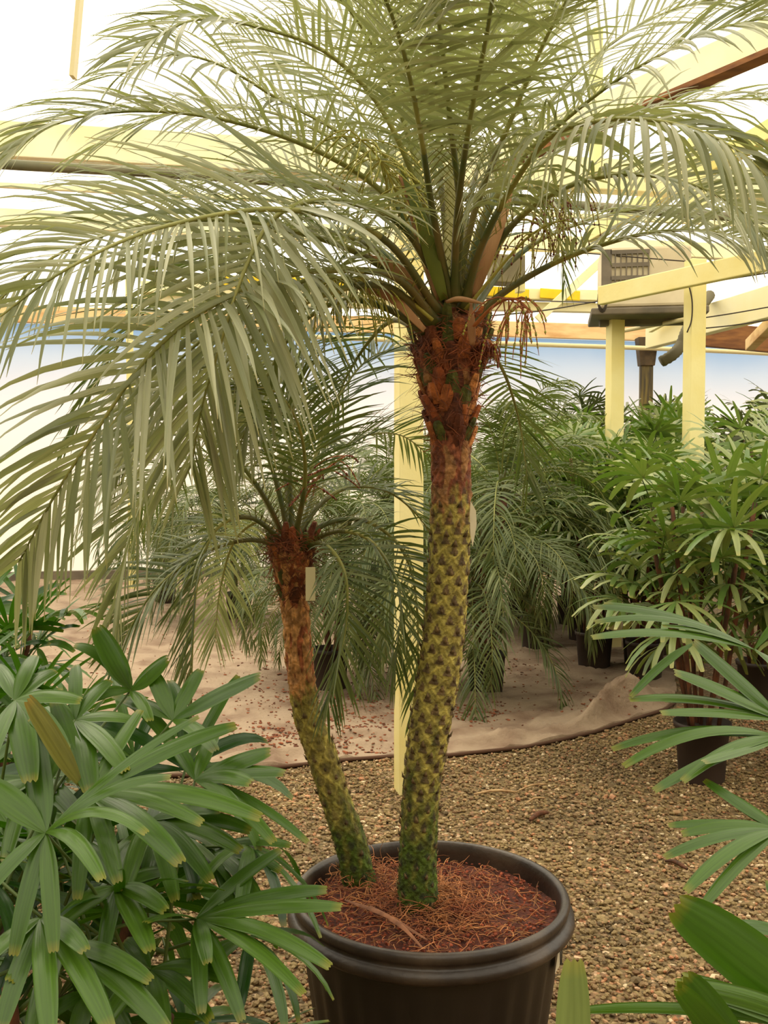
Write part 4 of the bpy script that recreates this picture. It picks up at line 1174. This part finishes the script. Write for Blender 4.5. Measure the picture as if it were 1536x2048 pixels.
def bg_palm(x, y, h, nf, label, seed, r=0.14, stems=2, sc_=1.0, pot_h=0.31):
    R = random.Random(seed)
    t = empty('potted_date_palm', (x, y, 0)); tag(t, label, 'potted palm')
    small_pot(t, r, pot_h)
    for s in range(stems):
        a = R.uniform(0, 6.283); off = Vector((math.cos(a), math.sin(a), 0)) * (0.05 if stems > 1 else 0)
        hh = h * (1.05 - 0.33 * s) if stems > 1 else h
        top = Vector((off.x * 2.5, off.y * 2.5, pot_h + hh))
        b = MB(); P_ = catmull([Vector((off.x, off.y, pot_h * 0.85)), Vector((off.x * 1.5, off.y * 1.5, pot_h + hh * 0.5)), top], 12)
        b.tube(P_, [0.022 + 0.005 * (i % 2) + (0.02 if i > 9 else 0) for i in range(13)], 10)
        b.build('trunk', M['cane'], t)
        for k in range(nf):
            idx = R.randrange(len(ft))
            src = ft[idx]
            if not ft_used[idx]: o = src; ft_used[idx] = True
            else: o = src.copy(); sc.collection.objects.link(o)
            o.parent = t; o.location = top
            o.rotation_euler = (0, 0, k * 2.4 + R.uniform(-0.4, 0.4)); s_ = sc_ * R.uniform(0.8, 1.1); o.scale = (s_, s_, s_)

def gp(px, py): p = atz(px, py, 0); return p.x, p.y
x, y = gp(660, 1380); bg_palm(x, y, 0.80, 22, 'bushy date palm in a black pot right behind the short trunk', 31, stems=3, sc_=0.85)
x, y = gp(972, 1390); bg_palm(x, y, 1.05, 24, 'date palm in a black pot behind the tall trunk, fronds hanging to the cloth', 32, stems=3, sc_=1.05)
x, y = gp(478, 1243); bg_palm(x, y, 0.8, 26, 'date palm in a black pot far back on the cloth, left of the short trunk', 33, stems=2, sc_=1.05)
x, y = gp(800, 1255); bg_palm(x, y, 0.9, 26, 'date palm far back on the cloth behind the cream post', 34, stems=2, sc_=1.0)
x, y = gp(330, 1210); bg_palm(x, y, 0.5, 20, 'low date palm far back near the left end of the wall', 35, stems=1, sc_=0.9)


# ================================================================== LADY PALMS
def rleaflet(b, p0, D, Wd, L, w, droop, nseg=7, pleats=2, m=0, round_tip=False):
    pts = [p0]; d = D.normalized(); st = L / nseg
    for i in range(nseg):
        t = (i + 1) / nseg
        d = (d + Vector((0, 0, -1)) * (droop * (0.25 + t) / nseg)).normalized(); pts.append(pts[-1] + d * st)
    prof = [0.14, 0.55, 0.86, 1.0, 1.0, 0.95, 0.82, 0.5]
    wid = [w * float(np.interp(i / nseg, np.linspace(0, 1, 8), prof)) for i in range(nseg + 1)]
    b.ribbon(pts, [Wd] * (nseg + 1), wid, 0.14, m, pleats=pleats, blunt=True)


def rleaf_local(seed, elev, petl, nl, L, w, mats, droop=0.8, pleats=2, tilt=0.3, nseg=7):
    R = random.Random(seed)
    pts = [Vector((0, 0, 0)), Vector((math.cos(elev) * petl * 0.5, 0, math.sin(elev) * petl * 0.55)), Vector((math.cos(elev) * petl, 0, math.sin(elev) * petl * 0.92))]
    b = MB(); P_ = catmull(pts, 8); b.tube(P_, [0.0045 * (1 - 0.4 * i / 8) for i in range(9)], 5, m=1)
    hub = P_[-1]
    fwd = Vector((math.cos(elev - tilt), 0, math.sin(elev - tilt))); side = Vector((0, 1, 0)); nrm = side.cross(fwd) * -1
    for i in range(nl):
        a = math.radians(-118 + 236 * (i + 0.5) / nl + R.uniform(-5, 5))
        D = fwd * math.cos(a) + side * math.sin(a) + Vector((0, 0, 1)) * R.uniform(-0.05, 0.25)
        Wd = fwd * -math.sin(a) + side * math.cos(a)
        rleaflet(b, hub, D, Wd, L * R.uniform(0.8, 1.08) * (1 - 0.15 * abs(a) / 2.2), w * R.uniform(0.75, 1.15), droop * R.uniform(0.6, 1.5), nseg, pleats)
    return b.build('leaf', mats, None)

LM = {'mid': [M['rhap_mid'], M['stalk']], 'far': [M['rhap_far'], M['stalk']], 'near': [M['rhap'], M['stalk']]}
lt = {}; lt_used = {}
for key in LM:
    lt[key] = [rleaf_local(400 + i, math.radians(e_), pl, nl, 0.26, 0.0145, LM[key], dr, 1 if key != 'near' else 2, tl, 5 if key != 'near' else 7)
               for i, (e_, pl, nl, dr, tl) in enumerate(((70, 0.22, 9, 0.5, 0.25), (50, 0.30, 10, 0.9, 0.5), (30, 0.32, 9, 1.1, 0.6), (55, 0.26, 8, 0.8, 0.2), (10, 0.28, 8, 1.2, 0.5)))]
    lt_used[key] = [False] * 5

def take(key, idx):
    if not lt_used[key][idx]:
        lt_used[key][idx] = True; return lt[key][idx]
    o = lt[key][idx].copy(); sc.collection.objects.link(o); return o

def lady_palm(x, y, h, ncane, nleaf, key, label, seed, r=0.14, pot_h=0.31, sc_=1.0, lo=0.35, group=None, lean=0.1, pot=True):
    R = random.Random(seed)
    t = empty('potted_lady_palm', (x, y, 0)); tag(t, label, 'potted palm', group)
    if pot: small_pot(t, r, pot_h)
    per = max(1, nleaf // ncane)
    for c in range(ncane):
        a = c * 2.4 + R.uniform(-0.5, 0.5); rr0 = r * 0.75 * math.sqrt((c + 0.5) / ncane)
        p0 = Vector((rr0 * math.cos(a), rr0 * math.sin(a), pot_h * 0.86 if pot else 0.0))
        hh = h * R.uniform(0.72, 1.0)
        p2 = p0 + Vector((math.cos(a) * lean * R.uniform(0.5, 2.2), math.sin(a) * lean * R.uniform(0.5, 2.2), 0)); p2.z = hh
        P_ = catmull([p0, (p0 + p2) / 2 + Vector((0, 0, 0.02)), p2], 10)
        b = MB(); b.tube(P_, [0.011 + 0.0025 * (i % 2) for i in range(11)], 7); b.build('cane', M['cane'], t)
        for k in range(per):
            tt = lo + (1 - lo) * (k + R.random() * 0.8) / per
            z = min(1, tt) * 10; j = min(9, int(z)); p = P_[j].lerp(P_[j + 1], z - j)
            idx = R.choice((0, 3)) if tt > 0.85 else (R.choice((1, 2, 3)) if tt > 0.6 else R.choice((2, 4, 1)))
            o = take(key, idx); o.parent = t; o.location = p
            o.rotation_euler = (R.uniform(-0.15, 0.15), R.uniform(-0.15, 0.15), k * 2.4 + c + R.uniform(-0.5, 0.5)); s_ = sc_ * R.uniform(0.8, 1.15); o.scale = (s_, s_, s_)
    return t

x, y = gp(1403, 1560)
lady_palm(x, y, 1.62, 8, 80, 'mid', 'lady palm in the black pot standing on gravel at the right, reddish canes', 51, sc_=1.15, lo=0.38, lean=0.16)
lady_palm(2.3, 5.3, 1.6, 8, 80, 'mid', 'lady palm at the right edge beside the nearest standing black pot', 52, sc_=1.05)
x, y = gp(1290, 1362)
lady_palm(x, y, 1.66, 9, 90, 'mid', 'lady palm in the black pot just behind the rumpled cloth corner', 53, sc_=1.05, lo=0.42, r=0.145)
x, y = gp(1188, 1338)
lady_palm(x, y, 1.72, 9, 90, 'mid', 'lady palm left of the one behind the cloth corner, dense stems in shade', 54, sc_=1.1, lo=0.45, r=0.15)
lady_palm(1.35, 8.9, 1.85, 9, 90, 'mid', 'lady palm at the left end of the right-hand thicket', 55, sc_=1.15, lo=0.35)
lady_palm(2.55, 6.8, 1.75, 9, 90, 'mid', 'lady palm under the right yellow post', 56, sc_=1.1)
lady_palm(3.1, 7.9, 1.85, 9, 90, 'mid', 'lady palm behind the right yellow post, bright green', 57, sc_=1.1)
lady_palm(2.35, 8.6, 1.85, 9, 90, 'mid', 'lady palm at the foot of the heater post', 58, sc_=1.15)
lady_palm(1.9, 10.2, 2.0, 9, 90, 'mid', 'lady palm in the second row left of the heater post', 59, sc_=1.15)
lady_palm(0.9, 11.0, 1.6, 6, 40, 'mid', 'small lady palm seen through fronds right of the tall trunk', 60, sc_=1.1)
extra = [(1.02, 9.7, 1.75, 'lady palm with shaded stems just right of the tall trunk'), (1.85, 9.35, 1.85, 'lady palm in shade between the two nearer right-hand potted ones'), (2.75, 9.7, 1.95, 'lady palm deep in the thicket behind the heater post'), (1.45, 10.6, 1.9, 'lady palm at the back of the thicket, left end'), (0.75, 12.6, 1.7, 'small lady palm by the wall right of the tall trunk'), (3.3, 6.6, 1.7, 'lady palm at the right edge behind the cane-filled pot'), (2.05, 8.0, 1.5, 'short lady palm in the shade behind the cloth corner pots')]
for i, (xx, yy, hh, lb) in enumerate(extra):
    lady_palm(xx, yy, hh, 12, 108, 'mid', lb, 160 + i, sc_=1.15, lo=0.32)
far_spots = [(3.1, 11.6, 2.2), (2.3, 12.3, 2.35), (4.2, 11.2, 2.3), (4.9, 12.6, 2.45), (3.9, 13.2, 2.4), (5.6, 11.4, 2.3), (4.0, 9.4, 2.0), (3.1, 13.9, 2.3), (2.9, 10.2, 2.0)]
far_lab = ['dull green lady palm in front of the mossy downpipe', 'dull grey-green lady palm left of the heater post, against the wall', 'dull lady palm right behind the right yellow post', 'tall dull lady palm by the wall at the right, upright leaves', 'dull lady palm under the corrugated hose', 'dull lady palm at the far right edge', 'lady palm right of the right yellow post, in the middle row', 'pale thin lady palm at the wall beside the downpipe', 'lady palm between the two right-hand yellow posts']
for i, (xx, yy, hh) in enumerate(far_spots):
    lady_palm(xx, yy, hh, 8, 88, 'far' if i not in (6, 8) else 'mid', far_lab[i], 70 + i, sc_=1.2, lo=0.45)
lady_palm(-1.75, 4.35, 1.02, 6, 40, 'near', 'lady palm at the left edge behind the large foreground one', 90, sc_=1.0, lo=0.3)
lady_palm(-1.35, 3.2, 0.88, 6, 36, 'near', 'low lady palm at the left edge, between its taller neighbours', 91, sc_=1.0, lo=0.3)


# ---- foreground lady palms: every leaf from its hub to its leaflet tips
def hand_leaf(parent, origin, hub, tips, w=0.014, arch=0.16, old=False, root=None, nrm=(0, -0.55, 0.8), seed=0, pleats=3, mats=None):
    R = random.Random(seed)
    h = at(*hub) - origin
    b = MB()
    if root is not None:
        r = Vector(root); mid = (r + h) / 2 + Vector((0, 0, 0.06)); P_ = catmull([r, mid, h], 10)
        b.tube(P_, [0.0042 - 0.0018 * i / 10 for i in range(11)], 6, m=1)
    nv = Vector(nrm)
    for tp in tips:
        ww = w * (tp[3] if len(tp) > 3 else 1)
        t_ = at(tp[0], tp[1], tp[2]) - origin
        ln = (t_ - h).length
        ar = tp[4] if len(tp) > 4 else arch
        c = (h + t_) / 2 + Vector((0, 0, 1)) * (ln * ar)
        pts = [h * (1 - s) ** 2 + c * 2 * s * (1 - s) + t_ * s * s for s in [i / 12 for i in range(13)]]
        prof = [0.12, 0.42, 0.66, 0.84, 0.95, 1, 1, 1, 0.97, 0.93, 0.86, 0.74, 0.55]
        W_ = []
        n2 = (nv + Vector((R.uniform(-.35, .35), 0, R.uniform(-.2, .2)))).normalized()
        for i in range(13):
            tg = (pts[min(12, i + 1)] - pts[max(0, i - 1)]).normalized(); W_.append(tg.cross(n2))
        b.ribbon(pts, W_, [ww * q for q in prof], 0.17, 0, pleats=pleats, blunt=True)
    return b.build('leaf', mats or ([M['rhap_old'], M['stalk']] if old else LM['near']), parent)

LO = Vector((-0.62, 1.78, 0))
lp = empty('potted_lady_palm', LO); tag(lp, 'large glossy dark green lady palm filling the lower left in front of the pot', 'potted palm')
small_pot(lp, 0.16, 0.32)
R = random.Random(77)
ctop = []
for c in range(8):
    a = c * 2.4; p0 = Vector((0.09 * math.cos(a), 0.09 * math.sin(a), 0.28)); p2 = p0 * 1 + Vector((0.14 * math.cos(a), 0.12 * math.sin(a), 0.35 + 0.08 * (c % 5)))
    P_ = catmull([p0, (p0 + p2) / 2, p2], 10); b = MB(); b.tube(P_, [0.011 + 0.0025 * (i % 2) for i in range(11)], 8); b.build('cane', M['cane'], lp); ctop.append(p2)
HL = [
 ((91, 1665, 1.62), [(27, 1909, 1.50), (107, 1902, 1.50), (203, 1758, 1.48, 1, .3), (292, 1665, 1.50, .8, .3), (340, 1553, 1.60, .8, .2), (396, 1433, 1.68, .7, .1), (-40, 1800, 1.52), (-50, 1560, 1.62, 1.7), (60, 1440, 1.75, 1.6, 0)], 1.0),
 ((178, 1588, 1.70), [(360, 1724, 1.55, 1.45), (235, 1763, 1.58, 1.1), (403, 1645, 1.62), (520, 1633, 1.66, 1.3), (155, 1797, 1.60), (470, 1450, 1.80, 1.2, .1), (110, 1400, 1.85, 1.3, 0), (280, 1420, 1.85, 1.0, .05)], 1.0),
 ((392, 1838, 1.75), [(652, 1779, 1.72, 1.0, .1), (681, 1813, 1.66, 1.05, .08), (659, 1932, 1.60), (606, 1986, 1.58), (483, 2040, 1.58), (403, 2025, 1.60), (415, 1925, 1.60), (292, 1843, 1.62), (560, 1700, 1.85, .9, .1)], 1.0),
 ((232, 1774, 1.72), [(205, 1907, 1.62), (330, 1820, 1.62), (114, 1850, 1.62), (300, 1900, 1.60, 1.2), (160, 1690, 1.85), (270, 1680, 1.85), (340, 1740, 1.8)], 1.1),
 ((82, 1834, 1.60), [(0, 2060, 1.45), (98, 2070, 1.42, 1.1), (-60, 1950, 1.5), (219, 2055, 1.45, 1.1), (170, 1900, 1.5)], 1.15),
 ((120, 1890, 1.66), [(219, 2060, 1.5, 1.2), (333, 2060, 1.5, 1.2), (60, 2070, 1.5, 1.2), (300, 1960, 1.55), (20, 1960, 1.5)], 1.1),
 ((345, 1440, 1.95), [(517, 1352, 1.90, 1.5, .05), (400, 1340, 2.0, 1.2, .1), (300, 1340, 2.0, 1.2, .1), (430, 1500, 1.8, 1.1), (250, 1400, 2.0, 1.1)], 1.0),
 ((262, 1380, 2.0), [(195, 1257, 1.98, 1.7, .02), (333, 1318, 1.98, 1.5, .02), (230, 1330, 2.0, 1.0), (300, 1440, 1.9), (180, 1400, 1.9), (150, 1290, 2.0, 1.1, .3)], 1.0),
 ((390, 1560, 1.85), [(567, 1545, 1.78, 1.1, .1), (538, 1503, 1.82, 1.3, .05), (500, 1565, 1.75, 1.2), (547, 1683, 1.7), (480, 1620, 1.7, 1.1), (615, 1683, 1.74, .7, .15), (340, 1480, 1.95), (430, 1470, 1.95, 1.1)], 1.0),
 ((30, 1400, 1.80), [(60, 1560, 1.65, 1.6), (-30, 1540, 1.65, 1.2), (130, 1500, 1.7, 1.3), (160, 1400, 1.8, 1.2), (70, 1310, 1.9), (-10, 1330, 1.9), (110, 1340, 1.9, 1.1)], 1.0),
 ((150, 1440, 1.85), [(180, 1580, 1.7, 1.6), (250, 1540, 1.72, 1.3), (90, 1560, 1.7, 1.3), (270, 1440, 1.85), (220, 1360, 1.95), (150, 1330, 1.95), (60, 1380, 1.9)], 1.0),
 ((300, 1640, 1.85), [(420, 1760, 1.7), (350, 1800, 1.7), (480, 1700, 1.75), (250, 1780, 1.7), (440, 1620, 1.8), (500, 1660, 1.8)], 1.1),
 ((300, 1940, 1.75), [(420, 2040, 1.6), (330, 2070, 1.6, 1.1), (200, 2060, 1.6), (460, 1960, 1.65), (250, 1880, 1.8)], 1.1),
 ((60, 1560, 1.9), [(160, 1640, 1.75, 1.2), (80, 1720, 1.75, 1.2), (10, 1720, 1.75), (170, 1540, 1.85), (-20, 1600, 1.8, 1.3), (120, 1480, 1.95)], 1.1),
 ((420, 1700, 1.95), [(560, 1740, 1.85), (520, 1800, 1.8), (470, 1830, 1.8), (580, 1690, 1.9, .8), (380, 1800, 1.8), (350, 1700, 1.9)], 1.0),
 ((180, 1980, 1.85), [(60, 2060, 1.75, 1.2), (260, 2080, 1.7, 1.2), (330, 2010, 1.75, 1.2), (150, 2080, 1.7, 1.3)], 1.1),
]
for i, (hub, tips, ws) in enumerate(HL):
    hand_leaf(lp, LO, hub, tips, w=0.0142 * ws, root=ctop[i % 8] * 0.9 + Vector((0, 0, 0.02)), seed=500 + i, old=False)
hand_leaf(lp, LO, (165, 1575, 1.72), [(58, 1400, 1.62, 1.6, .05)], w=0.0128, root=None, seed=530, old=True)
R = random.Random(78)
for i in range(58):
    o = take('near', R.randrange(5)); o.parent = lp
    o.location = (R.uniform(-0.42, 0.22), R.uniform(0.0, 0.42), R.uniform(0.25, 0.86)); o.rotation_euler = (R.uniform(-.3, .3), R.uniform(-.3, .3), R.uniform(0, 6.28)); q_ = R.uniform(0.75, 1.05); o.scale = (q_, q_, q_)
ft_o = hand_leaf(lp, LO, (400, 1580, 1.72), [(310, 1600, 1.7)], w=0.004, seed=531)

RO = Vector((0.98, 1.95, 0))
rp_ = empty('potted_lady_palm', RO); tag(rp_, 'bright green lady palm reaching in from the right edge beside the big pot', 'potted palm')
small_pot(rp_, 0.16, 0.32)
ctop = []
for c in range(6):
    a = c * 2.4; p0 = Vector((0.09 * math.cos(a), 0.09 * math.sin(a), 0.28)); p2 = p0 + Vector((0.10 * math.cos(a), 0.12 * math.sin(a), 0.55 + 0.1 * (c % 4)))
    P_ = catmull([p0, (p0 + p2) / 2, p2], 10); b = MB(); b.tube(P_, [0.011 + 0.0025 * (i % 2) for i in range(11)], 8); b.build('cane', M['cane'], rp_); ctop.append(p2)
HR = [
 ((1509, 1299, 2.2), [(1188, 1213, 2.1, 1, .12), (1209, 1206, 2.2, .8, .12), (1185, 1274, 2.0, 1, .1), (1326, 1251, 2.1, .8, .1), (1190, 1243, 2.05, .9, .16), (1600, 1200, 2.2), (1590, 1380, 2.0)]),
 ((1565, 1440, 1.95), [(1390, 1284, 1.95, 1.6, .02), (1351, 1344, 1.9, 1.4, .05), (1323, 1425, 1.85, 1.0, .05), (1260, 1398, 1.9, 1.0, .12), (1640, 1350, 1.9), (1330, 1400, 1.95, .9, .12)]),
 ((1390, 1285, 1.96), [(1262, 1392, 1.9, .8, .12)]),
 ((1560, 1475, 1.9), [(1225, 1497, 1.85, 1, .15), (1248, 1531, 1.8, 1, .22), (1366, 1561, 1.75, 1, .15), (1408, 1523, 1.75, 1, .0), (1309, 1580, 1.75, 1, .08), (1330, 1470, 1.9, 1, .1)]),
 ((1560, 1660, 1.7), [(1330, 1713, 1.62, 1, .12), (1365, 1667, 1.7, 1, .15), (1372, 1781, 1.55, 1, .15), (1404, 1815, 1.55, .9, .1), (1338, 1650, 1.72, .8, .08), (1443, 1582, 1.8, 1, .0), (1410, 1560, 1.8, 1, .0)]),
 ((1600, 1880, 1.45), [(1470, 1850, 1.42, 1.0), (1540, 1760, 1.5, 1.3), (1580, 1700, 1.5)]),
]
for i, (hub, tips) in enumerate(HR):
    hand_leaf(rp_, RO, hub, tips, w=0.0115, root=(ctop[i % 6] if i != 2 else None), seed=600 + i, arch=0.12)

NO = Vector((0.72, 1.02, 0))
np_ = empty('potted_lady_palm', NO); tag(np_, 'lady palm at the lower right corner with one broad leaf over the gravel', 'potted palm')
small_pot(np_, 0.14, 0.30)
for c in range(4):
    a = c * 2.4; p0 = Vector((0.07 * math.cos(a), 0.07 * math.sin(a), 0.26)); p2 = p0 + Vector((0.06 * math.cos(a), 0.06 * math.sin(a), 0.42 + 0.06 * c))
    P_ = catmull([p0, (p0 + p2) / 2, p2], 8); b = MB(); b.tube(P_, 0.011, 8); b.build('cane', M['cane'], np_)
nroot = Vector((0.05, 0.02, 0.75))
hand_leaf(np_, NO, (1680, 2070, 1.15), [(1356, 1816, 1.25, 2.3, .03), (1366, 1956, 1.2, .9, .0), (1150, 2022, 1.25, .45, .1), (1352, 1968, 1.2, .8, .1)], w=0.0155, root=nroot, seed=700, nrm=(-0.3, -0.8, 0.5))
hand_leaf(np_, NO, (1500, 2140, 1.15), [(1372, 1960, 1.15, 1.7, .0), (1360, 1980, 1.12, 1.1, .0)], w=0.014, root=nroot, seed=701, nrm=(-0.3, -0.8, 0.5), mats=LM['near'])
hand_leaf(np_, NO, (1148, 2300, 1.1), [(1149, 1925, 1.15, 1.75, .0)], w=0.0125, root=nroot * 0.9, seed=702, nrm=(0, -1, 0.3), mats=LM['mid'])

# templates nobody took
for key in lt:
    for i, o in enumerate(lt[key]):
        if not lt_used[key][i]: bpy.data.objects.remove(o)
for i, o in enumerate(ft):
    if not ft_used[i]: bpy.data.objects.remove(o)
